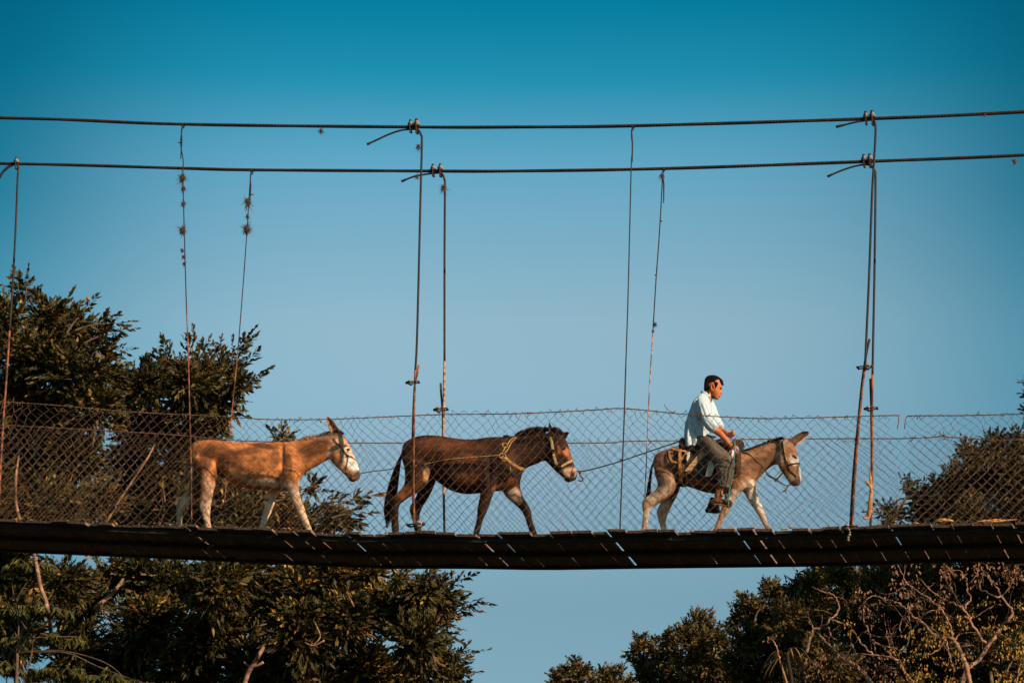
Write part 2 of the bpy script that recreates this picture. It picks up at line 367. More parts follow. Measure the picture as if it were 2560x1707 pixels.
# ------------------------------------------------------------------ chain link fences
near_r=[(-700,975),(0,1004),(270,1025),(400,1034),(561,1041),(664,1048),(813,1048),(940,1043),(1101,1036),(1284,1034),(1480,1025),(1560,1021),(1721,1036),(1853,1044),(1941,1046),(2100,1042),(2237,1038)]
near_r2=[(2268,1041),(2300,1039),(2560,1034),(3300,1000)]
far_r=[(-700,1025),(0,1062),(408,1085),(561,1099),(744,1106),(940,1107),(1480,1107),(1560,1103),(1707,1101),(1853,1098),(2100,1096),(2247,1096),(2330,1093),(2356,1090),(2380,1093),(2465,1098),(2560,1099),(3300,1065)]
def wire_mesh(rail, Y, zbot, seed, wild, holes=()):
    """one joined lattice of zig-zag wires with real crossings"""
    rr = np.random.default_rng(seed); xs=[xz(u,v,Y) for u,v in rail]; xa, xb = xs[0][0], xs[-1][0]
    px = .0585; cols=int((xb-xa)/px); V=[]; F=[]; n0=0
    off = seed*13.7
    def wm(x,z): return .45+2.2*max(0,noise.noise(Vector((x*.55+off,z*.9,off+21))))+.5*max(0,noise.noise(Vector((x*1.7,z*2,off+31))))
    def warp(x,z,top):
        a = noise.noise(Vector((x*1.3+off, z*1.5, off)))*.06 + noise.noise(Vector((x*4.5+off, z*4.5, off+5)))*.034*wild
        b = noise.noise(Vector((x*1.3-off, z*1.5, off+9)))*.035 + noise.noise(Vector((x*4.5-off, z*4.5, off+3)))*.028*wild
        q=wm(x,z); return a*(q+top*wild), b*(.7*q+top*wild)
    rows=24; grid={}
    for k in range(cols+2):
        x = xa + k*px; zt = interp(xs, x)+.010+.024*max(0,noise.noise(Vector((x*1.1,off,1)))*2); zb = zbot(x)
        for j in range(rows+1):
            f = j/rows; z = zb+(zt-zb)*f; top=max(0,(f-.72)/.28); dx,dz = warp(x,z,top)
            edge_f = min(1, f*5)
            grid[k,j]=(x+dx*edge_f+rr.normal(0,.0045), z+dz*edge_f*(1 if f<.99 else .5)+rr.normal(0,.003), Y+.02*noise.noise(Vector((x*.8+off,z,2)))+rr.normal(0,.002))
    polys=[]
    for k in range(cols):
        pts=[]
        for j in range(rows+1):
            kk=k+((j+k)%2); x,z,y = grid[kk,j]; s = .0035*(1 if (j+k)%2 else -1)
            pts.append((x, y+s, z))
        if rr.random()<.42:   # twisted barb above the rail
            x,y,z=pts[-1]; a=rr.normal(0,.8); pts.append((x+math.sin(a)*.014,y+rr.normal(0,.006),z+abs(math.cos(a))*.014)); 
            if rr.random()<.45: pts.append((x+math.sin(a*2)*.03,y,z+.012+rr.normal(0,.008)))
        polys.append(pts)
    rad=.0034
    for pts in polys:
        A=np.array(pts); n=len(A); T=np.gradient(A,axis=0); T/=np.linalg.norm(T,axis=1)[:,None]
        a=np.cross(T,[0,1,0]); a/=np.linalg.norm(a,axis=1)[:,None]+1e-9; b=np.cross(T,a)
        ring=np.stack([A+(a*math.cos(t)+b*math.sin(t))*rad for t in (0,2*math.pi/3,4*math.pi/3)],1).reshape(-1,3)
        V.append(ring)
        for i in range(n-1):
            for k in range(3): k2=(k+1)%3; F.append((n0+i*3+k,n0+i*3+k2,n0+(i+1)*3+k2,n0+(i+1)*3+k))
        n0+=len(ring)
    m=MB(); m.v=[np.vstack(V)]; m.f=F; m.n=n0; return m
def fence(rails, Y, seed, wild, label):
    f = thing('chain_link_fence', label, 'fence', (0,Y,deck_z(0)))
    for rl in rails:
        pts=[P(u,v,Y-.01) for u,v in rl]
        if rl is near_r: pts += [P(u,v,Y-.01) for u,v in ((2246,1041),(2247,1052),(2243,1072))]
        if rl is near_r2: pts = [P(2262,1072,Y-.01),P(2263,1055,Y-.01)]+pts
        rope_mb(smooth_path(pts,5),.0078,3,.10,4,step=.03).build('rail_wire', M_WIRE, f)
        o = wire_mesh(rl, Y, lambda x: deck_z(x)-.005, seed, wild).build('wire_mesh', M_WIRE, f); o['kind']='stuff'
        m=MB(); r2=random.Random(seed)      # tie wires and snagged barbs on the rail
        a,b=rl[0][0],rl[-1][0]
        for k in range(int((b-a)/34)):
            u=r2.uniform(a,b); p=P(u,interp(rl,u),Y-.012); q=[p+Vector((r2.gauss(0,.012),0,.012)),p+Vector((.006,-.01,0)),p+Vector((r2.gauss(0,.012),0,-.018)),p+Vector((r2.gauss(0,.02),0,-.018-r2.random()*.035))]
            m.tube(q,.0036,4)
        o=m.build('tie_wires', M_WIRE, f); o['kind']='stuff'
    return f
fence([near_r,near_r2], -.015, 1, 1.25, 'torn chain link fence along the near deck edge, rail wire cut at right')
fence([far_r], BW+.02, 2, .9, 'lower chain link fence along the far edge of the deck, behind the animals')
# snag of wire on the far rail
m=MB(); c=P(2356,1090,BW)
for a,b in ((-.02,.06),(.015,.07),(.03,.03),(-.03,.01)): m.tube([c,c+Vector((a,0,b*.6)),c+Vector((a*1.5,0,b))],.006,5)
tag(m.build('wire_snag', M_WIRE),'small forked twist of wire standing on the far fence rail at right','wire snag')
# a longer loose wire sticking up near the rider
m=MB(); m.tube(smooth_path([P(u,v,-.02) for u,v in ((1690,1034),(1677,1028),(1666,1020),(1661,1010))],3),.0042,5)
tag(m.build('loose_wire', M_WIRE),'loose curled wire end poking above the near fence left of the rider','wire')

# ------------------------------------------------------------------ air plants
def air_plant(u,v,Y,r,label,spiky=.5,n=None):
    c=D(u,v,Y); rw=r*K/sc_at(Y); m=MB(); rr=random.Random(int(u*7+v)); lean_=Vector((rr.gauss(0,.7),0,rr.gauss(0,.7)))
    n=n or int(40+r*18)
    for k in range(n):
        d=(Vector((rr.gauss(0,1),rr.gauss(0,1),rr.gauss(0,1.25)))+lean_).normalized(); L=rw*rr.uniform(.35,1.25)*(1.8 if rr.random()<.14*spiky*2 else 1)
        s=c+Vector((rr.gauss(0,.2),rr.gauss(0,.2),rr.gauss(0,.5)))*rw*.35
        e=s+d*L+Vector((0,0,-.1*L)); side=d.orthogonal().normalized()*rr.uniform(.0018,.0036)
        mid=(s+e)/2+Vector((rr.gauss(0,.1),rr.gauss(0,.1),rr.gauss(0,.1)))*L
        m.add([s-side,s+side,mid+side,mid-side,e],[(0,1,2,3),(3,2,4)])
    m.ball(c,rw*.46,(.9,.9,1.25),7)
    tag(m.build('air_plant', M_MOSS, smooth=False), label, 'air plant', 'air plants growing on the hangers and cables')
M_MOSS = mat('air_plant', (.12,.075,.06), (.03,.022,.02), .95, 60)
AP=[(419,408,YN,13,'largest air plant on the left thin hanger, just under the lower cable'),(421,432,YN,8,'ragged tuft hanging directly below the largest air plant on the left hanger'),
(421,472,YN,8,'small air plant, second clump down the left thin hanger'),(419,530,YN,13,'round shaggy air plant midway down the left thin hanger'),
(420,575,YN,6,'tiny air plant, third from bottom on the left thin hanger'),(421,590,YN,5,'tiny air plant, second from bottom on the left thin hanger'),(422,607,YN,5,'lowest tiny air plant on the left thin hanger'),
(569,463,YF,13,'upper ball-shaped air plant on the second thin hanger from left'),(569,496,YF,6,'tiny air plant between the two balls on the second thin hanger'),(567,526,YF,14,'lower spiky ball-shaped air plant on the second thin hanger'),
(962,336,YN,8,'sparse spiky air plant beside the thick hanger, between the two cables'),(958,405,YN,6,'small air plant under the cable tail left of the thick hanger'),(1021,431,YF,12,'spiky air plant at the top of the thick far hanger above the mule'),
(738,300,YN,7,'small air plant hanging under the upper cable, left of the clamps'),(2262,262,YN,5,'tiny air plant under the upper cable at right'),(2330,371,YF,7,'small air plant on the lower cable at the right edge'),
(1522,402,YF,8,'air plant at the top of the thin hanger left above the rider'),(1503,744,YF,6,'air plant halfway down the thin hanger left above the rider'),(1499,760,YF,4,'tiny tuft just below the air plant on the hanger near the rider')]
for u,v,Y,r,l in AP: air_plant(u,v,Y-.01,r,l,1.0 if r<9 else .6)
# litter on the deck
m=MB(); _r=random.Random(12)
for k in range(170):
    x=_r.uniform(-6.5,6.5); x = x if _r.random()<.4 else _r.choice([-4.2,-3.4,3.0,3.6,4.0,4.4])+_r.gauss(0,.25)
    c=Vector((x,_r.uniform(-.03,.2),deck_z(x)+.012)); s_=_r.uniform(.006,.018); m.ball(c,s_,(1.4,1,.6),4)
o=m.build('dirt_crumbs', mat('dirt_crumbs',(.5,.32,.2),(.2,.1,.05),.9,30)); o['kind']='stuff'; tag(o,'crumbs of dry dirt and straw scattered along the near deck edge','dirt')
M_LITTER=mat('dry_leaf',(.75,.36,.12),(.45,.18,.07),.7,20)
def litter(u,v,w,h,lab,Y=.25,seed=1,n=3):
    rr=random.Random(seed); m=MB()
    for k in range(n):
        c=P(u+rr.uniform(-w*.35,w*.35)*(n>1),v+rr.uniform(-2,2)*(n>1),Y); z=c.z; s=sc_at(Y); a=rr.uniform(-.3,.3); L=w/s*.55
        t=Vector((math.cos(a),.2,math.sin(a)*.4)); b=Vector((0,.35,.9))*h/s*.45
        m.loft([(c-t*L,b*.15,t.cross(b).normalized()*.004),(c-t*L*.4+b*.4,b*.8,t.cross(b).normalized()*.006),(c+t*L*.4+b*.3,b*.7,t.cross(b).normalized()*.006),(c+t*L,b*.1,t.cross(b).normalized()*.004)],8)
    tag(m.build('dry_leaf', M_LITTER), lab,'leaf litter')
litter(2365,1300,30,12,'crumpled orange dry leaves on the deck edge at right',.05,3,4)
litter(2490,1301,60,6,'long pale dry frond lying on the deck at far right',.05,5,3)
litter(1825,1322,32,9,'small orange leaf lying on the planks under the ridden donkey',.08,6,1)
litter(2290,1308,18,6,'tiny dry leaf scrap on the deck right of the hangers',.03,8,1)
# ------------------------------------------------------------------ animals
YC = .70
ZM1 = lambda x,y: (400+x/4.3556, 1000+y/4.3556)
ZM2 = lambda x,y: (940+x/4.3556, 1000+y/4.3556)
ZM3 = lambda x,y: (1560+x/3.409, 900+y/3.409)
TE = .30
def ring_px(Z, x1,y1,x2,y2, w, Y):
    a=P(*Z(x1,y1),Y); b=P(*Z(x2,y2),Y); c=(a+b)/2; h=(a-b)/2; L=h.length
    vert=abs(h.z)/max(L,1e-6); e=TE*w*vert
    h=h*math.sqrt(max(.3,1-(e/L)**2)) if L>1e-4 else h
    return [c,h,Vector((0,w,0))]
def add_part(mb, Z, secs, Y, pw=2.2, seg=22, sub=3):
    """secs: (x1,y1,x2,y2,halfwidth[,Y])"""
    rg=[ring_px(Z,*s[:5],(s[5] if len(s)>5 else Y)) for s in secs]
    C=smooth_path([r[0] for r in rg],sub); A=smooth_path([r[1] for r in rg],sub); B=smooth_path([r[2] for r in rg],sub)
    rings=list(zip(C,A,B))
    mb.loft(rings, seg, pw)
def leg_to_deck(mb, Z, secs, Y, fore):
    s0=secs[0]; secs=[(s0[0]*.75+s0[2]*.25,s0[1]+10,s0[0]*.25+s0[2]*.75,s0[3]+10,s0[4]*.45,YC+(Y-YC)*.35),(s0[0],s0[1]+40,s0[2],s0[3]+30,s0[4],YC+(Y-YC)*.8)]+list(secs[1:])
    """extends a leg past the visible part: fetlock, pastern; returns hoof centre"""
    add_part(mb,Z,secs,Y,2.1,16)
    l=secs[-1]; a=P(*Z(l[0],l[1]),Y); b=P(*Z(l[2],l[3]),Y); c=(a+b)/2; r=(a-b).length/2
    l2=secs[-2]; c0=(P(*Z(l2[0],l2[1]),Y)+P(*Z(l2[2],l2[3]),Y))/2
    d=(c-c0).normalized(); zt=deck_z(c.x); H=c.z-zt
    if d.z>-.5: d=Vector((d.x,0,-.8)).normalized()
    f1=c+d*max(H-.10,.02)/abs(d.z); foot=Vector((f1.x+.03, Y, zt))
    mb.tube([c-d*.03,c+d*.02,f1-d*.035,f1,f1+Vector((.012,0,-.03)),foot+Vector((0,0,.035))],[r*.92,r*.88,r*.85,r*1.1,r*.95,r*1.05],14)
    return foot, r
def hoof(foot, r, parent):
    m=MB(); X=Vector((1,0,0)); Yv=Vector((0,1,0))
    m.loft([(foot+Vector((.012,0,.003)),X*r*1.55,Yv*r*1.35),(foot+Vector((.004,0,.03)),X*r*1.35,Yv*r*1.2),(foot+Vector((-.004,0,.055)),X*r*1.15,Yv*r*1.08)],14)
    m.build('hoof', M_HOOF, parent)
def body_mesh(name, mb, voxel=.012, smooth=9):
    me=mb.mesh(name); o=bpy.data.objects.new(name,me); COL.objects.link(o)
    r=o.modifiers.new('r','REMESH'); r.mode='VOXEL'; r.voxel_size=voxel; r.use_smooth_shade=True
    s=o.modifiers.new('s','SMOOTH'); s.factor=.5; s.iterations=smooth
    dg=bpy.context.evaluated_depsgraph_get(); ev=o.evaluated_get(dg); out=bpy.data.meshes.new_from_object(ev)
    bpy.data.objects.remove(o); bpy.data.meshes.remove(me); out.name=name
    out.polygons.foreach_set('use_smooth',[True]*len(out.polygons)); return out
def muscle(me, Z, bumps):
    """displace along normals with soft px-space bumps (x,y,rx,ry,ang,amp) -> real relief"""
    n=len(me.vertices); co=np.empty(n*3); me.vertices.foreach_get('co',co); co=co.reshape(-1,3)
    nr=np.empty(n*3); me.vertices.foreach_get('normal',nr); nr=nr.reshape(-1,3)
    u,v=proj(co); k=Z(1,0)[0]-Z(0,0)[0]; x0,y0=Z(0,0); x=(u-x0)/k; y=(v-y0)/k
    d=np.array([.006*noise.noise(Vector(q)*6+Vector((n*.01,0,0)))+.003*noise.noise(Vector(q)*17) for q in co])
    for (bx,by,rx,ry,an,amp) in bumps:
        amp*=1.5
        a=R(an); X=(x-bx)*math.cos(a)+(y-by)*math.sin(a); Yy=-(x-bx)*math.sin(a)+(y-by)*math.cos(a)
        d+=amp*np.exp(-((X/rx)**2+(Yy/ry)**2))
    side=np.abs(nr[:,1]); co+=nr*(d*side)[:,None]; me.vertices.foreach_set('co',co.ravel()); me.update()
def paint(me, Z, base, marks, mott=.12, seed=0, mscale=5):
    n=len(me.vertices); co=np.empty(n*3); me.vertices.foreach_get('co',co); co=co.reshape(-1,3)
    u,v=proj(co); k=Z(1,0)[0]-Z(0,0)[0]; x0,y0=Z(0,0); x=(u-x0)/k; y=(v-y0)/k
    nz=np.array([noise.noise(Vector(c)*mscale+Vector((seed,0,0))) + .5*noise.noise(Vector(c)*mscale*3+Vector((seed,7,0))) for c in co])
    xj=x+nz*22; yj=y+nz*16
    col=np.tile(np.array(base,float),(n,1))
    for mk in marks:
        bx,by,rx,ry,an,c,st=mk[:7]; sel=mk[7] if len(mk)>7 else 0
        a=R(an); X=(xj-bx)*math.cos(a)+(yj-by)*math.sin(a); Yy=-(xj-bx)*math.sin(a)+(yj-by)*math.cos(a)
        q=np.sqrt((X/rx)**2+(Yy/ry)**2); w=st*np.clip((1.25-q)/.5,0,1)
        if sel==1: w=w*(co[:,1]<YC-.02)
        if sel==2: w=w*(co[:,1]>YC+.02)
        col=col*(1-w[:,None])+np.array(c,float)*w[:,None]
    col*= (1+mott*nz*1.4)[:,None]
    col=np.clip(col,0.005,.95)
    at=me.color_attributes.new('Col','FLOAT_COLOR','POINT'); at.data.foreach_set('color',np.hstack([col,np.ones((n,1))]).ravel())
class Surf:
    def __init__(s, mes):
        V=[];F=[];n=0
        for me in mes:
            V+= [v.co.copy() for v in me.vertices]; F+=[tuple(i+n for i in p.vertices) for p in me.polygons]; n=len(V)
        s.t=BVHTree.FromPolygons(V,F)
    def hit(s,u,v,off=.006):
        d=ray(u,v); h=s.t.ray_cast(CAM,d)
        if h[0] is None: return None
        return h[0]+h[1]*off
    def near(s,p,off=.006):
        h=s.t.find_nearest(p); return h[0]+h[1]*off
def strap(surf, Z, pts, r, m, name, parent=None, off=.006, flat=.45, mirror=False, sub=4):
    q=[]
    for x,y in pts:
        h=surf.hit(*Z(x,y),off)
        q.append(h if h is not None else P(*Z(x,y),YC-.05))
    q2=smooth_path(q,sub)
    mb=MB()
    def flatband(path,w):
        # ribbon lying on the surface
        V=[];F=[];n=len(path)
        for i,p in enumerate(path):
            h=surf.t.find_nearest(p); nn=h[1] if h[1] else Vector((0,-1,0))
            if (p-h[0]).length>.12: nn=Vector((0,-1,0))
            t=(path[min(i+1,n-1)]-path[max(i-1,0)]).normalized(); s_=t.cross(nn).normalized()*w
            for a,b in ((-1,-.3),(1,-.3),(1,.3),(-1,.3)): V.append(p+s_*a+nn*b*w*flat)
        for j in range(n-1):
            for k in range(4): k2=(k+1)%4; F.append((j*4+k,j*4+k2,(j+1)*4+k2,(j+1)*4+k))
        F.append((3,2,1,0)); F.append(tuple((n-1)*4+k for k in range(4)))
        mb.add([tuple(v) for v in V],F)
    flatband(q2,r)
    if mirror:
        mir=[surf.near(Vector((p.x,2*YC-p.y,p.z)),off) for p in q2]
        flatband([q2[0]]+[ (q2[0]+mir[0])/2+Vector((0,0,.01)) ]+mir+[q2[-1]],r)
    return mb.build(name,m,parent,smooth=False)
def hair_tuft(mb, rr, base, d, L, w, droop=.15, curl=.1):
    s=d.cross(Vector((rr.gauss(0,1),rr.gauss(0,1),rr.gauss(0,1)))).normalized()*w
    p1=base+d*L*.5+Vector((rr.gauss(0,curl),rr.gauss(0,curl),0))*L*.5; p2=base+d*L+Vector((rr.gauss(0,curl),rr.gauss(0,curl),-droop))*L
    mb.add([base-s,base+s,p1+s*.8,p1-s*.8,p2],[(0,1,2,3),(3,2,4)])
def mane(Z, pts, n, Lpx, m, parent, seed=1, w=.004, lean=(0,0,1), spread=.3, name='mane', ys=.03):
    """pts: (x,y,len) along the crest, hair standing along `lean`"""
    rr=random.Random(seed); mb=MB(); k=Z(1,0)[0]-Z(0,0)[0]; s=sc_at(YC)
    for i in range(n):
        t=rr.random()*(len(pts)-1); j=int(t); f=t-j; a=pts[j]; b=pts[min(j+1,len(pts)-1)]
        x=a[0]*(1-f)+b[0]*f; y=a[1]*(1-f)+b[1]*f; L=(a[2]*(1-f)+b[2]*f)*k/s*rr.uniform(.6,1.1)
        p=P(*Z(x+rr.gauss(0,3),y+rr.gauss(0,3)),YC+rr.gauss(0,ys)); d=(Vector(lean)+Vector((rr.gauss(0,spread),rr.gauss(0,spread*1.2),rr.gauss(0,spread*.4)))).normalized()
        hair_tuft(mb,rr,p,d,L,w*rr.uniform(.7,1.3))
    o=mb.build(name,m,parent,smooth=False); o['kind']='stuff'; return o
def tail_hair(Z, path, n, m, parent, seed=1, Y=YC, rpx=10, w=.0035, tail_top=.3, fray=1.0):
    """path (x,y,halfwidth px): strands following the path"""
    rr=random.Random(seed); mb=MB(); k=Z(1,0)[0]-Z(0,0)[0]; s=sc_at(Y)
    C=[P(*Z(a,b),Y) for a,b,_ in path]; H=[c*k/s for _,_,c in path]
    Cs=smooth_path(C,3); Hs=np.interp(np.linspace(0,1,len(Cs)),np.linspace(0,1,len(H)),H)
    core=[(c,h*.75) for c,h in zip(Cs,Hs)]
    mb.tube([c for c,_ in core],[max(.006,h) for _,h in core],10)
    for i in range(n):
        a=rr.uniform(0,.75)*len(Cs); i0=int(a); L=int(len(Cs)*rr.uniform(.25,.6)); i1=min(len(Cs)-1,i0+max(3,L)); an=rr.uniform(0,6.28); q=[]
        for j in range(i0,i1+1):
            f=1.0+.15*fray*(j-i0)/max(1,i1-i0)
            q.append(Cs[j]+Vector((math.cos(an),math.sin(an)*.8,0))*Hs[j]*.8*f)
        ext=(q[-1]-q[-2]).normalized()*rr.uniform(.02,.07)+Vector((rr.gauss(0,.01),rr.gauss(0,.01),0)); q.append(q[-1]+ext)
        sd=Vector((-math.sin(an),math.cos(an),0))*w; V=[];F=[]
        for j,p in enumerate(q): ww=sd*(1-.8*j/(len(q)-1)); V+=[p-ww,p+ww]
        for j in range(len(q)-1): F.append((2*j,2*j+1,2*j+3,2*j+2))
        mb.add(V,F)
    return mb.build('tail',m,parent,smooth=True)
def eye(Z,x,y,surf,parent,r=.014,lid=None):
    h=surf.hit(*Z(x,y),-.004); m=MB(); m.ball(h,r,(1.35,.8,.95),9); e=m.build('eye',M_EYE,parent)
def ear(Z, secs, Y, m_out, parent, tilt=.5, inner=True, seed=0):
    """a cupped ear: crescent cross-section; secs (x1,y1,x2,y2)"""
    V=[];F=[];seg=11; n=len(secs)
    S=[]
    for s in secs: a=P(*Z(s[0],s[1]),Y); b=P(*Z(s[2],s[3]),Y); S.append((a,b))
    A=smooth_path([s[0] for s in S],3); B=smooth_path([s[1] for s in S],3); n=len(A)
    for a,b in zip(A,B):
        c=(a+b)/2; h=(b-a)/2; dpt=h.length*.85
        for lay in (0,1):
            for k in range(seg):
                t=math.pi*(k/(seg-1)); rad=1-.14*lay
                V.append(c+h*(-math.cos(t))*rad+Vector((0,1,0))*(math.sin(t)*dpt*rad - dpt*.3))
    L=seg*2
    for i in range(n-1):
        for lay in (0,1):
            for k in range(seg-1):
                o=i*L+lay*seg+k; F.append((o,o+1,o+L+1,o+L) if lay==0 else (o,o+L,o+L+1,o+1))
        for k in (0,seg-1): o=i*L+k; F.append((o,o+L,o+L+seg,o+seg))
    for k in range(seg-1): o=(n-1)*L+k; F.append((o,o+1,o+seg+1,o+seg))
    mb=MB(); mb.add([tuple(v) for v in V],F); return mb.build('ear',m_out,parent)

def coat_hair(me, root, n, seed, L=.022):
    r=np.random.default_rng(seed); nv=len(me.vertices); co=np.empty(nv*3); me.vertices.foreach_get('co',co); co=co.reshape(-1,3)
    nr=np.empty(nv*3); me.vertices.foreach_get('normal',nr); nr=nr.reshape(-1,3); cl=np.empty(nv*4); me.color_attributes['Col'].data.foreach_get('color',cl); cl=cl.reshape(-1,4)[:,:3]
    i=r.choice(nv,n); p=co[i]; nn=nr[i]; d=np.array([-.75,0,-.65])+r.normal(0,.25,(n,3)); d=d-nn*(d*nn).sum(1)[:,None]; d/=np.linalg.norm(d,axis=1)[:,None]+1e-9; d=d*.9+nn*.33
    s=np.cross(d,nn); s/=np.linalg.norm(s,axis=1)[:,None]+1e-9; Ln=L*r.uniform(.5,1.3,n)[:,None]; w=r.uniform(.0012,.0028,n)[:,None]
    V=np.stack([p-s*w-nn*.002,p+s*w-nn*.002,p+d*Ln],1).reshape(-1,3)
    m2=bpy.data.meshes.new('coat_hair'); m2.vertices.add(3*n); m2.vertices.foreach_set('co',V.ravel()); m2.loops.add(3*n); m2.polygons.add(n)
    m2.loops.foreach_set('vertex_index',np.arange(3*n)); m2.polygons.foreach_set('loop_start',np.arange(n)*3); m2.polygons.foreach_set('loop_total',np.full(n,3)); m2.materials.append(M_FUR); m2.update(calc_edges=True)
    cc=np.repeat(cl[i]*r.uniform(.55,1.5,(n,1)),3,axis=0); at=m2.color_attributes.new('Col','FLOAT_COLOR','POINT'); at.data.foreach_set('color',np.hstack([np.clip(cc,0,.95),np.ones((3*n,1))]).ravel())
    o=link_mesh('coat_hair',m2,root); o['kind']='stuff'
def finish_animal(root, mb, Z, legs, base, marks, bumps, seed, mott=.15):
    feet=[]
    for secs,Y,fore in legs: feet.append(leg_to_deck(mb,Z,secs,Y,fore))
    me=body_mesh('body',mb); muscle(me,Z,bumps); paint(me,Z,base,marks,mott,seed); me.materials.append(M_COAT)
    s=Surf([me]); coat_hair(me,root,16000,seed); body=link_mesh('body',me,root)
    for f,r in feet: hoof(f,r,root)
    return body,s
YNL, YFL = YC-.13, YC+.13

# ===== tan donkey (left)
TAN=(.56,.205,.068); WHT=(.74,.52,.38); BRN=(.080,.030,.014); DK=(.045,.028,.022)
d1=thing('donkey','tan donkey with white legs and pale face walking last in line at left','donkey',P(520,1330,YC)*1.0,'animals crossing the bridge')
mb=MB()
add_part(mb,ZM1,[(352,520,352,640,.06),(372,482,372,740,.12),(430,450,430,800,.165),(520,437,520,830,.195),(620,440,620,810,.20),(700,447,700,858,.205),(800,455,800,925,.225),(950,462,950,962,.235),(1100,465,1100,975,.235),(1250,463,1250,985,.225),(1350,458,1350,985,.195),(1430,455,1430,950,.17),(1500,462,1500,890,.14),(1535,500,1535,825,.09)],YC,2.3,26)
add_part(mb,ZM1,[(1300,470,1500,900,.15),(1440,448,1560,800,.12),(1560,430,1660,742,.10),(1690,415,1750,690,.088),(1790,402,1830,645,.08),(1880,380,1880,640,.072)],YC,2.2)
add_part(mb,ZM1,[(1900,345,1830,520,.05),(1965,352,1845,590,.072),(2015,410,1858,660,.08),(2065,490,1895,705,.08),(2105,580,1960,765,.068),(2140,665,2010,815,.056),(2168,745,2045,850,.052),(2178,805,2062,880,.050),(2168,852,2098,890,.035)],YC,2.3)
LG=[([(365,600,620,640,.11),(372,740,622,760,.10),(420,840,614,850,.08),(445,930,600,930,.055),(440,1030,578,1020,.042),(428,1130,562,1110,.038),(436,1190,550,1180,.036),(458,1250,545,1245,.028),(474,1300,545,1298,.027),(482,1340,556,1338,.030)],YC-.15,0),
([(380,600,560,660,.10),(368,780,530,830,.09),(345,920,460,980,.065),(270,1010,390,1080,.05),(188,1080,330,1130,.042),(182,1140,280,1165,.036),(180,1220,248,1225,.028),(178,1290,244,1290,.027),(177,1350,243,1350,.030)],YC+.155,0),
([(1290,700,1525,760,.08),(1310,830,1530,840,.08),(1350,930,1518,915,.06),(1395,1010,1515,985,.048),(1430,1090,1535,1070,.045),(1465,1170,1568,1155,.042),(1500,1235,1588,1220,.036),(1535,1300,1612,1285,.028),(1560,1360,1635,1350,.028),(1585,1408,1655,1402,.032)],YC-.15,1),
([(1200,800,1360,860,.07),(1190,930,1320,980,.058),(1172,1010,1268,1045,.05),(1150,1110,1245,1135,.042),(1128,1190,1215,1210,.038),(1108,1270,1180,1285,.030),(1090,1330,1158,1340,.028),(1078,1382,1142,1385,.031)],YC+.15,1)]
marks=[(900,600,320,120,8,(.54,.20,.068),.5),(720,600,200,90,30,BRN,.72),(960,560,170,36,-8,BRN,.75),(1130,500,130,30,5,BRN,.85),(520,640,70,150,15,BRN,.85),(400,760,60,120,0,BRN,.8),(640,800,60,90,20,BRN,.8),(1390,680,45,150,-15,BRN,.7),(520,520,110,40,0,BRN,.4),(1250,640,50,110,5,BRN,.45),(830,720,120,26,25,BRN,.55),(1000,640,60,24,-20,BRN,.45),(1120,760,80,20,15,BRN,.4),(1690,520,210,85,-12,BRN,.82),(1600,640,60,40,-20,BRN,.5),(1790,470,90,40,10,BRN,.5),(1870,540,40,130,10,(.30,.11,.045),.7),
(1180,905,230,42,6,WHT,.95),(900,850,120,26,25,WHT,.6),(1200,960,260,22,3,BRN,.3),(1345,550,10,100,2,DK,1),
(1480,960,100,60,-60,WHT,.55),(1540,1180,300,70,64,(.74,.50,.35),.9),(1690,1500,300,120,64,WHT,.7),(530,980,60,160,-5,(.66,.42,.28),.8),(500,1240,90,170,3,WHT,.9),(460,1010,40,120,8,BRN,.3),
(250,1200,130,180,0,WHT,1),(1190,1150,90,190,15,WHT,1,2),(1185,1100,20,16,0,DK,1,2),(1090,1400,80,120,10,WHT,1,2),(400,950,80,160,0,(.12,.055,.035),.9,2),  # last mark: shade painted onto the far hind thigh
(2010,560,80,230,-28,(.66,.42,.29),.8),(2120,700,40,70,-28,WHT,.9),(2075,480,24,60,-28,WHT,.8),(1985,470,36,70,0,(.45,.19,.09),.5),(2000,640,36,60,-10,(.50,.24,.13),.6),(2060,700,26,40,0,(.5,.22,.12),.5),(2100,700,60,110,-28,(.90,.80,.72),.9),(1975,620,16,200,-4,(.12,.06,.04),.0),(1990,700,50,90,-10,(.72,.42,.27),.7),(1930,620,36,140,-5,(.50,.21,.08),.9),(1850,580,24,60,20,WHT,.8),
(2045,540,30,20,30,(.85,.7,.6),.9),(2150,800,50,42,-30,(.16,.09,.07),.9),(2090,870,70,30,30,(.05,.03,.025),.95),(2075,820,45,22,40,(.62,.34,.2),.5),(1960,360,60,50,0,(.20,.12,.08),.7),(1300,900,16,60,-10,BRN,.7)]
bumps=[(560,560,120,100,0,.018),(620,700,70,120,10,-.015),(1330,700,24,200,0,-.018),(1430,740,80,130,-10,.02),(1500,780,60,60,0,.012),(850,640,260,130,10,.010),(1260,900,14,80,0,-.012),(1620,600,150,40,-20,-.008),(480,760,60,90,0,.014),
(500,1150,30,40,0,.004),(2060,600,24,50,-30,.006),(1930,640,50,70,0,.008),(1000,700,9,100,8,-.0018),(1060,700,9,100,8,-.0018),(1120,700,9,100,8,-.0018)]
b1,s1=finish_animal(d1,mb,ZM1,LG,TAN,marks,bumps,1,.32)
m_ear1=mat('donkey_ear',(.50,.20,.08),(.10,.05,.03),.8,22,contrast=(.4,.6))
ear(ZM1,[(1872,385,1965,360),(1850,325,1945,310),(1830,265,1905,255),(1815,215,1865,212),(1806,182,1830,180)],YC-.04,m_ear1,d1)
ear(ZM1,[(1905,385,1995,365),(1885,330,1950,315),(1855,270,1915,262),(1838,222,1880,220),(1832,200,1845,199)],YC+.06,m_ear1,d1)
eye(ZM1,2047,540,s1,d1,.021)
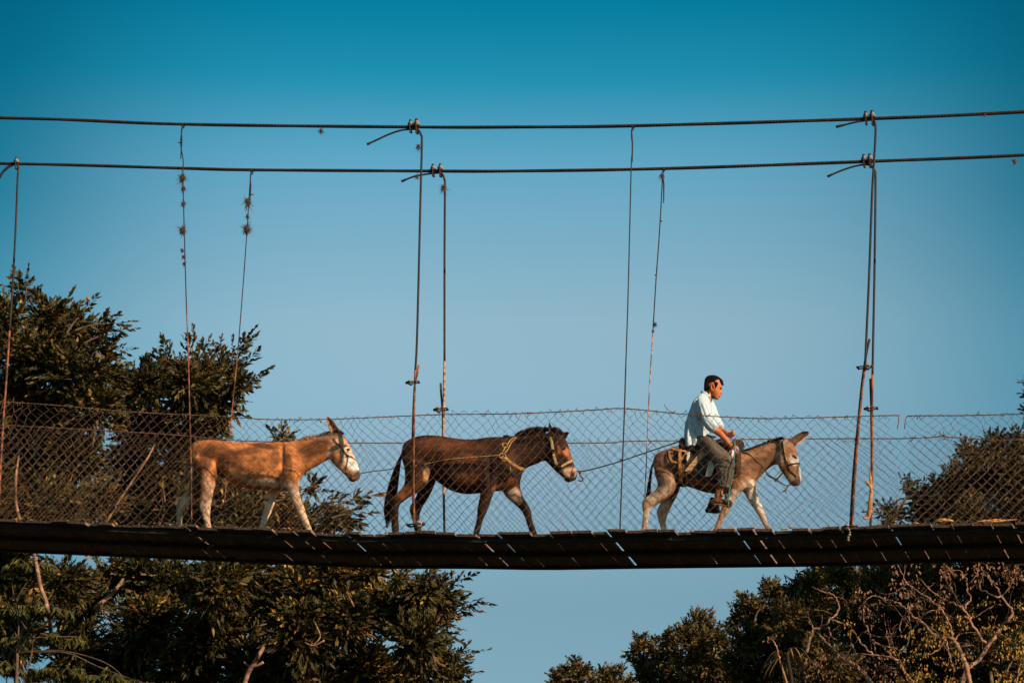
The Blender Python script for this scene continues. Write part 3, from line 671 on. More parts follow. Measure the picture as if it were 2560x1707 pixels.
mane(ZM1,[(1480,452,22),(1560,430,50),(1660,412,52),(1760,398,52),(1830,385,48),(1880,372,36)],700,40,M_TANHAIR,d1,3,.0035,(.15,0,1),.3)
mane(ZM1,[(1740,392,42),(1800,376,52),(1850,368,52),(1895,358,48),(1960,352,42),(2000,375,22)],480,40,M_DARKHAIR,d1,4,.004,(.2,0,1),.4)
tail_hair(ZM1,[(352,520,14),(325,590,16),(305,680,16),(285,770,16),(268,850,26),(245,940,26),(215,1020,18),(188,1085,5)],260,M_TANHAIR,d1,5,YC-.02,fray=1.3)
for x,y in ((2150,795),): 
    h=s1.hit(*ZM1(x,y),-.003); m=MB(); m.ball(h,.011,(.7,.7,1.3),8); m.build('nostril',M_EYE,d1)
M_ROPE_DK=mat('dark_halter_rope',(.10,.06,.035),(.03,.02,.015),.85,60,.3)
h1=thing('halter','brown rope halter with a nose loop on the pale face of the tan donkey','halter',s1.hit(*ZM1(2030,620),0))
strap(s1,ZM1,[(1890,420),(1925,470),(1965,500),(1995,550),(2040,600),(2060,610),(2090,625),(2135,660)],.008,M_ROPE_DK,'cheek_rope',h1,mirror=True)
strap(s1,ZM1,[(2048,605),(2042,660),(2032,720),(2025,770),(2030,800)],.006,M_ROPE_DK,'side_rope',h1)
strap(s1,ZM1,[(2030,790),(2065,812),(2110,825),(2160,810)],.006,M_ROPE_DK,'nose_rope',h1,mirror=True)
m=MB(); m.ball(s1.hit(*ZM1(2050,605),.012),.014); m.build('knot',M_ROPE_DK,h1)

# ===== dark brown mule (middle)
MB_=(.036,.013,.007); MDK=(.022,.011,.007); MRED=(.40,.135,.045)
d2=thing('mule','dark brown mule with yellow rope round its neck walking in the middle','mule',P(1150,1330,YC),'animals crossing the bridge')
mb=MB()
add_part(mb,ZM2,[(292,560,292,660,.06),(315,495,320,740,.12),(360,445,365,800,.17),(430,412,430,840,.20),(520,392,520,850,.225),(600,387,600,850,.23),(700,393,700,915,.235),(800,408,800,980,.245),(950,427,950,1018,.25),(1100,428,1100,1010,.25),(1230,408,1230,990,.235),(1340,402,1340,985,.215),(1430,410,1430,965,.185),(1510,440,1510,935,.15),(1560,520,1565,880,.10)],YC,2.3,26)
add_part(mb,ZM2,[(1290,405,1560,890,.16),(1420,405,1600,770,.135),(1540,385,1660,725,.115),(1660,370,1740,695,.10),(1760,350,1800,668,.09),(1850,335,1860,655,.082)],YC,2.2)
add_part(mb,ZM2,[(1900,325,1800,500,.06),(1960,325,1820,590,.082),(2030,378,1842,655,.092),(2085,462,1893,712,.092),(2112,550,1955,775,.078),(2138,640,2008,820,.064),(2165,720,2042,848,.058),(2190,795,2052,872,.055),(2178,855,2085,895,.040)],YC,2.3)
LG=[([(300,600,600,700,.14),(312,740,585,790,.12),(318,860,560,900,.09),(300,930,480,980,.06),(255,990,370,1050,.05),(195,1050,290,1110,.046),(165,1110,262,1130,.040),(162,1180,248,1185,.032),(163,1260,245,1260,.030),(165,1330,248,1330,.030),(168,1400,254,1400,.034)],YNL-.02,0),
([(400,740,650,820,.12),(430,860,640,900,.10),(450,960,600,1000,.07),(440,1050,552,1085,.052),(385,1130,512,1150,.046),(362,1190,492,1200,.042),(378,1250,475,1255,.034),(398,1320,476,1322,.030),(412,1400,495,1400,.034)],YFL+.02,0),
([(1110,760,1340,800,.10),(1120,880,1320,900,.095),(1135,970,1290,985,.07),(1130,1060,1258,1075,.055),(1110,1150,1228,1165,.045),(1102,1220,1200,1232,.042),(1096,1290,1168,1300,.031),(1080,1360,1150,1366,.030),(1064,1420,1135,1422,.034)],YNL,1),
([(1310,860,1570,840,.10),(1360,960,1570,900,.085),(1410,1045,1575,965,.068),(1480,1110,1610,1060,.052),(1550,1170,1652,1130,.044),(1600,1230,1690,1205,.042),(1628,1300,1698,1280,.032),(1648,1360,1718,1345,.030),(1668,1422,1746,1416,.034)],YFL,1)]
marks=[(780,490,400,80,3,(.13,.043,.018),.75),(470,560,110,110,0,(.12,.04,.017),.55),(1000,560,140,40,-10,(.05,.018,.008),.7),(640,540,60,90,10,(.05,.018,.008),.6),(560,760,120,110,0,(.035,.014,.008),.6),(800,900,300,60,4,(.03,.012,.007),.6),(1250,760,110,200,0,(.035,.013,.007),.55),(760,640,160,50,5,(.15,.05,.02),.6),(1010,870,130,90,0,(.20,.066,.025),.75),(950,640,150,50,0,(.20,.07,.028),.6),(1560,560,110,60,-25,(.15,.05,.02),.6),(1100,940,60,40,0,(.16,.05,.02),.5),  # brighter upper-flank patches: grazing sheen painted into the coat
(545,810,34,80,-5,(.62,.33,.17),.95,1),(1400,950,130,50,-15,(.45,.17,.07),.85),(1490,1030,80,110,-40,(.68,.47,.36),.95,2),(1480,890,60,50,0,(.40,.14,.05),.7),  # sunlit stifle edge painted in; inner foreleg patch mixes pale hair and sun
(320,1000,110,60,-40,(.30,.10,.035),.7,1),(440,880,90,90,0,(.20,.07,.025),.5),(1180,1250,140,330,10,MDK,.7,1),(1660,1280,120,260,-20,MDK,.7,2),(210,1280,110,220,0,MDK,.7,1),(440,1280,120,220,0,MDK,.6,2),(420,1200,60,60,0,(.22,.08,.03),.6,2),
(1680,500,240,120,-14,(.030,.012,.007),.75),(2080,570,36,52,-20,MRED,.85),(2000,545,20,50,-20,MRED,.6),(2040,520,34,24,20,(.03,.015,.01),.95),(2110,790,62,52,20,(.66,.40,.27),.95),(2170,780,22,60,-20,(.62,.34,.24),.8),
(2145,810,16,36,10,(.02,.01,.01),.95),(2100,870,60,28,10,(.03,.016,.012),.9),(2130,640,30,40,0,(.22,.08,.03),.6),(1400,520,40,140,0,(.045,.018,.01),.7)]
bumps=[(560,520,140,110,0,.02),(640,680,80,120,10,-.018),(1400,700,90,150,-10,.018),(1240,780,20,150,0,-.018),(900,640,260,120,5,.012),(1000,900,140,70,0,.012),(1200,700,160,16,10,-.008),(1480,860,60,60,0,.012),(1600,560,150,40,-25,-.009),(450,800,80,90,0,.014),(420,1190,34,34,0,.006),(2060,600,20,60,-30,.006),(1910,600,50,70,0,.010)]
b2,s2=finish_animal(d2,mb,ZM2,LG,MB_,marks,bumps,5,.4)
m_ear2=mat('mule_ear',(.07,.03,.016),(.025,.014,.01),.8,22)
ear(ZM2,[(1880,350,1985,370),(1882,315,1955,335),(1880,285,1922,300),(1881,260,1902,268),(1887,240,1893,242)],YC-.06,m_ear2,d2)
ear(ZM2,[(2005,375,2060,430),(2030,355,2080,405),(2060,348,2092,378),(2085,346,2102,360),(2105,350,2108,353)],YC+.08,m_ear2,d2)
eye(ZM2,2042,525,s2,d2,.020)
m=MB(); m.ball(s2.hit(*ZM2(2148,805),-.003),.012,(.7,.7,1.4),8); m.build('nostril',M_EYE,d2)
mane(ZM2,[(1385,405,30),(1430,408,45),(1470,430,40)],200,40,M_DARKHAIR,d2,6,.005,(.1,0,1),.4,'mane_tuft')
mane(ZM2,[(1525,395,40),(1580,388,70),(1660,372,92),(1750,350,84),(1830,342,66),(1890,335,54)],2000,40,M_DARKHAIR,d2,7,.005,(-.05,0,1),.32)
mane(ZM2,[(1890,330,40),(1940,325,50),(1990,345,50),(2040,380,30)],450,40,M_DARKHAIR,d2,8,.0045,(.35,0,1),.35)
mane(ZM2,[(1530,420,-60),(1600,410,-80),(1700,395,-90),(1800,380,-80),(1880,380,-60)],500,40,M_DARKHAIR,d2,9,.005,(.0,.35,1),.25,'mane_fall',ys=.07)
tail_hair(ZM2,[(300,560,16),(262,640,22),(232,740,36),(205,850,50),(180,970,62),(155,1090,68),(140,1200,60),(135,1290,42),(125,1340,14)],700,M_DARKHAIR,d2,10,YC-.03,fray=1.6,w=.004)
M_YROPE=mat('yellow_rope',(.66,.38,.12),(.28,.14,.05),.9,34,.6,180)
M_STRAPY=mat('woven_strap',(.70,.55,.25),(.35,.20,.08),.8,45)
M_RED=mat('red_binding',(.55,.06,.03),(.35,.05,.03),.8,60)
h2=thing('halter','woven yellow and red halter on the head of the dark mule','halter',s2.hit(*ZM2(1960,650),0))
strap(s2,ZM2,[(1890,400),(1912,450),(1920,500),(1928,545)],.016,M_STRAPY,'cheek_strap',h2)
strap(s2,ZM2,[(1935,572),(1945,620),(1960,670),(1975,700)],.015,M_STRAPY,'cheek_strap',h2)
strap(s2,ZM2,[(2020,722),(2060,700),(2100,675),(2132,660)],.013,M_STRAPY,'nose_strap',h2,mirror=True)
strap(s2,ZM2,[(1928,540),(1930,556)],.019,M_RED,'red_binding',h2); strap(s2,ZM2,[(1935,566),(1938,586)],.017,M_RED,'red_binding',h2)
strap(s2,ZM2,[(1975,700),(2000,725),(2020,722)],.008,M_ROPE_DK,'join_rope',h2)
m=MB(); c=s2.hit(*ZM2(1926,560),.012); m.tube([c+Vector((math.cos(a),0,math.sin(a)))*.022 for a in np.linspace(0,6.3,14)],.006,6); m.build('ring',M_RODDARK,h2)
strap(s2,ZM2,[(2132,660),(2150,720),(2130,780),(2125,840)],.006,M_ROPE_DK,'join_rope',h2)
# yellow rope harness on the mule
hr=thing('neck_rope','loops and knots of yellow rope tied round the mule\'s neck and flank','rope',s2.hit(*ZM2(1390,600),0))
def srope(surf,Z,pts,r,name,parent,m=M_YROPE,off=None,closed=False,sub=4):
    q=[]
    for p in pts:
        h=surf.hit(*Z(p[0],p[1]),(off or r)+(p[2] if len(p)>2 else 0)); q.append(h if h is not None else P(*Z(p[0],p[1]),YC-.10))
    mb=MB(); mb.tube(smooth_path(q,sub),r,8); return mb.build(name,m,parent)
srope(s2,ZM2,[(430,715),(560,690),(650,672),(760,650),(900,635),(1050,622),(1200,612),(1340,600)],.0048,'flank_rope',hr)
srope(s2,ZM2,[(1340,600),(1360,585),(1400,600),(1420,630),(1400,665),(1375,650),(1370,620),(1390,612)],.006,'knot_loop',hr)
srope(s2,ZM2,[(1350,590),(1345,620),(1380,640),(1410,620),(1400,590)],.006,'knot_loop',hr,off=.016)
srope(s2,ZM2,[(1365,590),(1385,555),(1405,520),(1430,510),(1425,480),(1395,470),(1375,490),(1390,515),(1420,510)],.006,'knot_loop',hr)
srope(s2,ZM2,[(1395,580),(1430,545),(1455,500),(1480,455),(1530,412),(1490,418),(1455,450),(1430,490)],.0065,'knot_loop',hr)
for k in range(4):
    srope(s2,ZM2,[(1405,620+5*k),(1440,640+10*k),(1490,680+9*k),(1550,722+9*k),(1612,742+9*k)],.0048,'chest_rope',hr)
srope(s2,ZM2,[(1455,720),(1465,760),(1468,790)],.006,'rope_end',hr)
m=MB(); Q=[P(*ZM2(1608,750+6*k),YC+.05) for k in range(4)]
for q in Q: m.tube([q+Vector((-.03,-.05,.01)),q+Vector((0,.03,0)),q+Vector((-.03,.09,.02))],.006,6)
m.build('chest_rope',M_YROPE,hr)

# ===== grey-brown ridden donkey (right)
GB=(.33,.145,.072); GD=(.10,.055,.037)
d3=thing('donkey','grey brown donkey with pale legs and upright ears carrying the rider','donkey',P(1760,1325,YC),'animals crossing the bridge')
mb=MB()
add_part(mb,ZM3,[(252,860,262,930,.05),(275,810,280,985,.11),(320,782,320,1030,.15),(380,762,380,1050,.175),(450,752,450,1058,.19),(560,750,560,1082,.20),(680,752,680,1122,.205),(800,762,800,1138,.20),(900,775,900,1132,.19),(980,788,980,1120,.165),(1050,815,1055,1105,.135),(1105,870,1105,1075,.09)],YC,2.3,26)
add_part(mb,ZM3,[(930,790,1090,1085,.14),(1020,780,1135,1020,.115),(1110,748,1195,955,.095),(1200,712,1245,912,.082),(1280,682,1300,885,.075),(1340,672,1335,880,.07)],YC,2.2)
add_part(mb,ZM3,[(1370,668,1295,800,.045),(1415,682,1305,870,.062),(1460,735,1325,925,.07),(1482,815,1352,965,.068),(1496,890,1385,1010,.056),(1508,960,1405,1040,.048),(1510,1020,1425,1066,.044),(1490,1062,1448,1074,.03)],YC,2.3)
LG=[([(262,900,440,960,.11),(268,990,446,1040,.10),(285,1050,445,1085,.075),(275,1095,390,1165,.055),(215,1145,310,1215,.045),(160,1195,250,1250,.040),(152,1245,228,1270,.034),(162,1310,215,1315,.026),(155,1380,208,1384,.025),(146,1450,208,1450,.028)],YNL,0),
([(340,980,480,1040,.09),(378,1060,478,1085,.07),(362,1130,452,1155,.052),(322,1200,412,1230,.042),(280,1280,382,1298,.038),(282,1320,368,1335,.034),(298,1380,358,1386,.025),(312,1440,368,1440,.028)],YFL,0),
([(880,980,1040,1040,.09),(888,1060,1005,1110,.075),(892,1120,975,1155,.055),(862,1190,932,1212,.042),(828,1262,896,1282,.038),(805,1330,856,1342,.027),(782,1395,832,1402,.025),(760,1450,808,1452,.028)],YNL+.01,1),
([(985,1060,1130,1040,.08),(1015,1120,1128,1085,.068),(1050,1180,1140,1145,.05),(1092,1245,1168,1218,.040),(1128,1300,1196,1282,.036),(1158,1350,1212,1338,.026),(1178,1390,1228,1382,.025),(1195,1418,1242,1415,.028)],YFL-.01,1)]
marks=[(350,950,100,55,0,(.09,.045,.03),.7),(1090,880,90,40,-30,(.12,.06,.035),.6),(1250,740,70,50,-20,(.13,.065,.04),.5),(1040,900,30,90,0,(.12,.06,.035),.5),(300,880,40,40,0,(.42,.21,.12),.5),(350,820,100,50,0,(.30,.16,.095),.5),(330,1060,120,80,-20,(.66,.42,.28),.75,1),(250,1150,160,60,-30,(.72,.50,.36),.85,1),(190,1340,90,200,0,WHT,.9,1),(170,1230,30,50,10,(.40,.22,.14),.6,1),
(360,1310,100,200,20,WHT,.95,2),(420,1120,50,90,20,(.10,.055,.04),.8,2),(320,1300,12,30,10,(.2,.1,.07),.5,2),(700,1100,260,40,6,(.10,.06,.045),.85),(1080,1090,70,60,-50,(.80,.66,.56),.95),(1040,1060,50,70,20,(.60,.38,.25),.6),(930,1150,60,60,-20,(.78,.60,.48),.9),
(830,1330,90,130,20,(.52,.30,.19),.8,1),(1130,1230,120,180,-25,(.78,.64,.54),.95,2),(1102,1248,14,17,0,DK,1,2),(1190,1370,60,70,0,(.60,.38,.27),.7,2),
(1330,850,42,50,10,(.52,.34,.26),.8),(1450,850,36,44,-10,(.84,.74,.68),.95),(1450,820,20,14,20,(.02,.015,.01),.95),(1500,960,14,66,-5,(.88,.80,.76),1),(1480,950,14,90,-6,(.06,.04,.035),.7),(1390,970,50,34,20,(.24,.12,.07),.6),
(1420,1000,28,36,10,(.66,.44,.32),.8),(1455,1040,50,34,0,(.06,.04,.035),.9),(1440,720,34,40,0,(.40,.18,.08),.85),(1380,700,30,40,0,(.60,.42,.34),.6),(1150,790,170,30,-24,(.46,.25,.14),.5),(1180,880,120,50,-30,(.20,.10,.06),.5)]
bumps=[(340,900,90,70,0,.014),(1010,960,60,90,0,.014),(1070,1040,40,40,0,.012),(1170,850,110,30,-28,-.006),(1330,860,34,44,0,.008),(370,1010,60,60,0,.010),(1450,900,16,40,0,.004)]
b3,s3=finish_animal(d3,mb,ZM3,LG,GB,marks,bumps,9,.3)
m_ear3=mat('grey_ear',(.22,.11,.07),(.08,.05,.04),.8,22)
M_INEAR=mat('pale_ear_fur',(.80,.42,.24),(.5,.25,.14),.8,22)
ear(ZM3,[(1405,690,1462,730),(1445,655,1490,705),(1490,625,1522,680),(1535,608,1550,658),(1572,608,1576,628)],YC-.035,m_ear3,d3)
ear(ZM3,[(1385,690,1440,720),(1440,660,1480,705),(1490,640,1520,685),(1530,625,1548,660),(1560,620,1566,635)],YC+.04,m_ear3,d3)
mb_=MB()
V=[D_ for D_ in (P(*ZM3(1465,712),YC-.055),P(*ZM3(1478,726),YC-.05),P(*ZM3(1500,692),YC-.062),P(*ZM3(1510,704),YC-.05),P(*ZM3(1535,662),YC-.06),P(*ZM3(1548,668),YC-.05),P(*ZM3(1562,645),YC-.05))]
mb_.add(V,[(0,1,3,2),(2,3,5,4),(4,5,6)]); mb_.build('ear_lining',M_INEAR,d3)
eye(ZM3,1450,822,s3,d3,.018)
m=MB(); m.ball(s3.hit(*ZM3(1492,1020),-.003),.010,(.7,.7,1.3),8); m.build('nostril',M_EYE,d3)
mane(ZM3,[(1000,782,14),(1080,760,24),(1160,735,28),(1240,702,30),(1310,682,34),(1360,674,30)],900,30,M_DARKHAIR,d3,13,.0035,(-.15,0,1),.3)
tail_hair(ZM3,[(254,870,9),(235,920,12),(225,990,13),(215,1060,16),(210,1120,20),(200,1160,16),(185,1188,5)],260,M_DARKHAIR,d3,14,YC-.02,fray=1.2)
h3=thing('bridle','dark leather bridle with lead line on the ridden donkey\'s head','bridle',s3.hit(*ZM3(1400,850),0))
strap(s3,ZM3,[(1348,690),(1352,740),(1362,800),(1375,850),(1392,880),(1400,920)],.009,M_DARKHAIR,'cheek_strap',h3)
strap(s3,ZM3,[(1360,700),(1370,760),(1380,820),(1390,860)],.005,M_STRAPY,'cheek_cord',h3)
strap(s3,ZM3,[(1370,905),(1420,890),(1460,882),(1492,880)],.009,M_DARKHAIR,'nose_strap',h3,mirror=True)
strap(s3,ZM3,[(1400,920),(1420,950),(1445,970),(1470,1000)],.008,M_DARKHAIR,'bit_strap',h3)
srope(s3,ZM3,[(1010,790),(1060,800),(1120,850),(1180,905),(1215,960)],.006,'rein',h3,M_ROPE_DK)
m=MB(); c=[P(*ZM3(x,y),YC-.03) for x,y in ((1215,965),(1240,990),(1275,1005),(1297,1020),(1330,985),(1355,955),(1372,925))]
m.tube(smooth_path(c,4),.010,8); m.tube([c[3]+Vector((math.cos(a),0,math.sin(a)))*.02 for a in np.linspace(0,6.3,12)],.006,6); m.build('rein',M_ROPE_DK,h3)
m=MB(); c=[P(*ZM3(x,y),YC-.05) for x,y in ((1300,1020),(1350,1050),(1385,1070),(1410,1062),(1440,1060))]
m.tube(smooth_path(c,4),.006,6); c=[P(*ZM3(x,y),YC-.05) for x,y in ((1400,1065),(1388,1090),(1372,1110),(1350,1120))]
m.tube(smooth_path(c,4),.007,6); c=[P(*ZM3(x,y),YC-.05) for x,y in ((1372,1108),(1378,1125),(1385,1138))]
m.tube(smooth_path(c,4),.005,6); m.build('chin_rope',M_ROPE_DK,h3)

# ===== lead ropes
def lead(ptsY, r, label, m=M_ROPE_DK):
    mb=rope_mb(smooth_path([P(u,v,Y) for u,v,Y in ptsY],6),r,3,.06,5,step=.015); tag(mb.build('lead_rope',m),label,'rope','lead ropes between the animals'); 
x1,y1=ZM1(2175,800); xa,ya=ZM2(300,735)
lead([(x1,y1,YC-.03),(930,1178,YC-.06),(965,1174,YC-.1),(1000,1168,YC-.19)],.0065,'lead rope running from the tan donkey\'s nose back to the mule\'s flank')
lead([(1443,1178,YC-.03),(1470,1175,YC-.04),(1540,1156,YC-.08),(1600,1136,YC-.1),(1650,1119,YC-.1),(1690,1106,YC-.08),(1704,1100,YC-.05)],.009,'thick lead rope from the mule\'s halter up to the saddle of the ridden donkey')
m=MB(); c=[P(u,v,YC-.03) for u,v in ((1452,1178),(1450,1188),(1458,1196),(1453,1202),(1446,1200))]
m.tube(smooth_path(c,4),.008,7); m.ball(P(1450,1181,YC-.03),.016,(1,1,1),7); tag(m.build('rope_knot',M_ROPE_DK),'dangling knotted rope end in front of the mule\'s nose','rope knot')
# ------------------------------------------------------------------ saddle
M_LEATHER=mat('dark_leather',(.035,.026,.022),(.012,.010,.010),.6,16,.4,80,spec=.4)
M_ORANGE=mat('orange_leather',(.62,.27,.07),(.30,.12,.04),.75,20,.4)
M_PLANKP=mat('pale_wood',(.72,.42,.22),(.42,.22,.11),.8,10,.4,stretch=(1,1,4))
M_CLOTH=mat('white_sack',(.78,.66,.60),(.55,.42,.36),.9,26,.3)
M_TEAL=mat('teal_rope',(.06,.30,.30),(.03,.13,.15),.7,60,.3)
M_COIL=mat('coiled_rope',(.10,.055,.035),(.03,.02,.015),.8,60,.3)
sad=thing('saddle','worn dark leather packsaddle with wooden bar and orange straps under the rider','saddle',s3.hit(*ZM3(640,900),0))
def flap(pts_grid, name, m, parent, off=.02, thick=.012, surf=None):
    """leather sheet draped over the body: grid of px points (rows of equal length)"""
    surf=surf or s3; rows=len(pts_grid); cols=len(pts_grid[0]); sub=3
    G=[]
    for r in pts_grid:
        q=[]
        for x,y in r:
            h=surf.hit(*ZM3(x,y),off); 
            if h is None: h=surf.near(P(*ZM3(x,y),YC-.15),off)
            q.append(h)
        G.append(smooth_path(q,sub))
    cols2=len(G[0]); G2=[smooth_path([G[r][c] for r in range(rows)],sub) for c in range(cols2)]; rows2=len(G2[0])
    V=[];F=[]
    for c in range(cols2):
        for r in range(rows2):
            p=G2[c][r]; h=surf.t.find_nearest(p); n=h[1]
            V.append(tuple(p+n*(.004*noise.noise(p*14))))
    for c in range(cols2):
        for r in range(rows2):
            p=G2[c][r]; h=surf.t.find_nearest(p); V.append(tuple(p-h[1]*thick))
    def id(c,r,l): return l*cols2*rows2+c*rows2+r
    for c in range(cols2-1):
        for r in range(rows2-1):
            F.append((id(c,r,0),id(c,r+1,0),id(c+1,r+1,0),id(c+1,r,0))); F.append((id(c,r,1),id(c+1,r,1),id(c+1,r+1,1),id(c,r+1,1)))
    for c in range(cols2-1):
        F.append((id(c,0,0),id(c+1,0,0),id(c+1,0,1),id(c,0,1))); F.append((id(c,rows2-1,0),id(c,rows2-1,1),id(c+1,rows2-1,1),id(c+1,rows2-1,0)))
    for r in range(rows2-1):
        F.append((id(0,r,0),id(0,r,1),id(0,r+1,1),id(0,r+1,0))); F.append((id(cols2-1,r,0),id(cols2-1,r+1,0),id(cols2-1,r+1,1),id(cols2-1,r,1)))
    o=MB().add(V,F).build(name,m,parent); return o
flap([[(500,760),(600,762),(700,765),(790,772)],[(520,850),(600,850),(700,850),(800,850)],[(535,940),(610,950),(700,950),(800,950)],[(560,1000),(630,1015),(710,1030),(800,1040)]],'saddle_flap',M_LEATHER,sad,.03,.03)
flap([[(440,770),(480,765),(530,765)],[(425,860),(480,870),(545,880)],[(430,960),(480,970),(540,960)],[(470,1070),(500,1080),(530,1070)]],'rear_flap',M_LEATHER,sad,.022,.02)
# seat roll and cantle over the back (spans both sides)
m=MB()
for (x,y,hh,w,len_) in ((520,730,60,.17,.05),):
    pass
def arch(x0,x1,ytop,ybot,w,name,mt,h=.03):
    m=MB(); rings=[]
    a=P(*ZM3(x0,ytop),YC); b=P(*ZM3(x1,ytop),YC); k=sc_at(YC); drop=(ybot-ytop)/3.409/k
    V=[];F=[];n=15
    for lay in (0,1):
        for p in (a,b):
            for i in range(n):
                t=math.pi*i/(n-1); r=w-(h if lay else 0)
                V.append((p.x, YC-math.cos(t)*r, p.z-drop+(drop-(h if lay else 0))*math.sin(t)**.7))
    for i in range(n-1):
        F.append((i,i+1,n+i+1,n+i)); F.append((2*n+i,3*n+i,3*n+i+1,2*n+i+1)); F.append((i,2*n+i,2*n+i+1,i+1)); F.append((n+i,n+i+1,3*n+i+1,3*n+i))
    F.append((0,n,3*n,2*n)); F.append((n-1,3*n-1,4*n-1,2*n-1)); m.add(V,F); return m.build(name,mt,sad)
arch(500,545,672,790,.20,'cantle',M_LEATHER,.05)
arch(545,780,742,830,.215,'seat',M_LEATHER,.04)
arch(800,860,690,800,.17,'pommel',M_LEATHER,.04)
# wooden bar, white sack cloth
m=MB()
a=s3.hit(*ZM3(552,952),.05); b=s3.hit(*ZM3(688,805),.06); d=(b-a).normalized(); w_=Vector((0,-1,0)).cross(d).normalized()
m.box((a+b)/2,(b-a)/2,w_*.030,Vector((0,-.009,0))); m.build('wooden_bar',M_PLANKP,sad,smooth=False)
def patch(corn,mt,name,off,th=.006):
    q=[]
    for x,y in corn:
        h=s3.hit(*ZM3(x,y),off); q.append(h if h is not None else P(*ZM3(x,y),YC-.2))
    c=sum(q,Vector())/len(q); n=(q[1]-q[0]).cross(q[2]-q[0]).normalized()
    if n.y>0: n=-n
    V=[tuple(p) for p in q]+[tuple(p-n*th) for p in q]+[tuple(c+n*th*.8)]; k=len(q)
    F=[(i,(i+1)%k,2*k) for i in range(k)]+[(i,i+k,(i+1)%k+k,(i+1)%k) for i in range(k)]
    return MB().add(V,F).build(name,mt,sad,smooth=False)
patch([(546,812),(574,812),(568,850),(556,880),(548,860)],M_CLOTH,'white_sack',.075)
patch([(735,880),(768,880),(780,925),(762,980),(740,992),(712,985),(722,930)],M_CLOTH,'white_sack',.075)
patch([(905,800),(935,800),(938,840),(925,860),(908,830)],M_CLOTH,'white_sack',.075)
patch([(735,866),(768,862),(770,882),(738,884)],M_ORANGE,'orange_patch',.078)
# rear straps
strap(s3,ZM3,[(478,725),(482,800),(486,880),(490,950),(496,1010),(500,1072)],.017,M_ORANGE,'hanging_strap',sad,.045)
strap(s3,ZM3,[(400,748),(430,742),(460,735),(500,730)],.020,M_ORANGE,'orange_strap',sad,.03)
strap(s3,ZM3,[(410,770),(440,785),(480,790),(535,800),(520,830),(495,860)],.012,M_ORANGE,'orange_strap',sad,.045)
strap(s3,ZM3,[(392,790),(395,830),(415,865),(450,875),(480,868)],.012,M_ORANGE,'orange_strap',sad,.03)
strap(s3,ZM3,[(375,785),(382,840),(405,885),(440,895)],.011,M_LEATHER,'black_strap',sad,.022)
for i in range(7): 
    x=500+i*7; strap(s3,ZM3,[(x,880+i*6),(x+random.uniform(-6,6),930),(x+random.uniform(-8,8),985)],.005,random.choice([M_ORANGE,M_ROPE_DK,M_ROPE_DK]),'fringe_cord',sad,.04)
strap(s3,ZM3,[(540,900),(580,895),(650,892),(700,888)],.004,M_LEATHER,'lashing',sad,.075)
# coil of dark rope at the withers
co=thing('rope_coil','coil of dark rope hung over the withers in front of the rider','rope',s3.hit(*ZM3(970,880),0))
for k in range(17):
    y=795+k*10.8; m=MB(); q=[]
    for x,o in ((945,.018),(958,.034),(975,.04),(990,.03),(998,.016)):
        h=s3.hit(*ZM3(x+(k-11)*.4,y+ (x-970)*.12),o); q.append(h if h is not None else s3.near(P(*ZM3(x,y),YC-.1),o))
    m.tube(smooth_path(q,2),.0068,6); m.build('rope_turn',M_COIL,co)
m=MB()
for k in range(5):
    q=[P(*ZM3(x,y-6*k),Y) for x,y,Y in ((880,790,YC-.17),(890,745,YC-.15),(925,722,YC-.08),(965,722,YC),(985,740,YC+.08),(992,780,YC+.15))]
    q=[p+Vector((.01*k,0,.004*k)) for p in q]; m.tube(smooth_path(q,4),.011,7)
m.build('rope_loops',M_COIL,co)
m=MB(); q=[P(*ZM3(x,y),YC-.06) for x,y in ((975,700),(1000,720),(1015,750),(1012,775))]; m.tube(smooth_path(q,4),.005,6); m.build('rope_end',M_COIL,co)
# blanket roll in front
m=MB(); m.ball(P(*ZM3(850,715),YC),.085,(1,1.6,.75),12); m.build('saddle_roll',M_LEATHER,sad)

# ------------------------------------------------------------------ rider
M_SKIN=mat('tanned_skin',(.60,.175,.055),(.40,.10,.03),.6,18,.2,120,spec=.35)
M_SHIRT=mat('white_shirt',(.52,.61,.69),(.44,.54,.63),.85,8,.25,60,spec=.2)
M_TROUSER=mat('grey_trousers',(.135,.105,.08),(.075,.06,.05),.9,8,.4,50)
M_SHOE=mat('brown_boot',(.30,.10,.035),(.09,.04,.025),.7,24,.4)
M_HAIR=mat('black_hair',(.013,.009,.008),(.007,.006,.006),.85,60,spec=.08)
M_BEARD=mat('beard_shadow',(.07,.035,.022),(.03,.018,.014),.8,80)
pr=thing('person','dark haired man in loose white shirt and grey trousers riding the last donkey, looking down','person',P(*ZM3(640,760),YC))
Z=ZM3
YA,YB = YC-.21, YC+.21     # shoulder planes
# body skin: head, neck, forearms+hands, ankles -> one continuous remesh with torso core
mb=MB()
def addr(secs,Y,pw=2.1,seg=20,target=None,sub=3): add_part(target or mb,Z,secs,Y,pw,seg,sub)
HZ=lambda x,y: (1720+x/11.2,920+y/11.2)
def addh(secs,Y=YC,target=None,pw=2.2,seg=22): add_part(target or mb,HZ,secs,Y,pw,seg,3)
addh([(640,235,800,230,.035),(560,270,900,290,.060),(510,340,945,370,.074),(495,430,948,450,.078),(500,520,942,530,.076),(540,590,925,590,.072),(600,650,915,660,.068),(650,715,905,725,.062),(665,780,875,790,.052),(690,830,850,840,.040),(730,868,820,874,.022)])
addh([(500,560,720,600,.055),(495,660,700,720,.055),(450,760,680,850,.058),(360,830,650,960,.07)],pw=2)
# torso core (hidden by the shirt) down to the hips
addr([(640,310,740,350,.12),(610,380,735,420,.16),(575,480,725,500,.16),(555,580,680,590,.14),(565,660,650,670,.13),(580,700,640,720,.10)],YC)
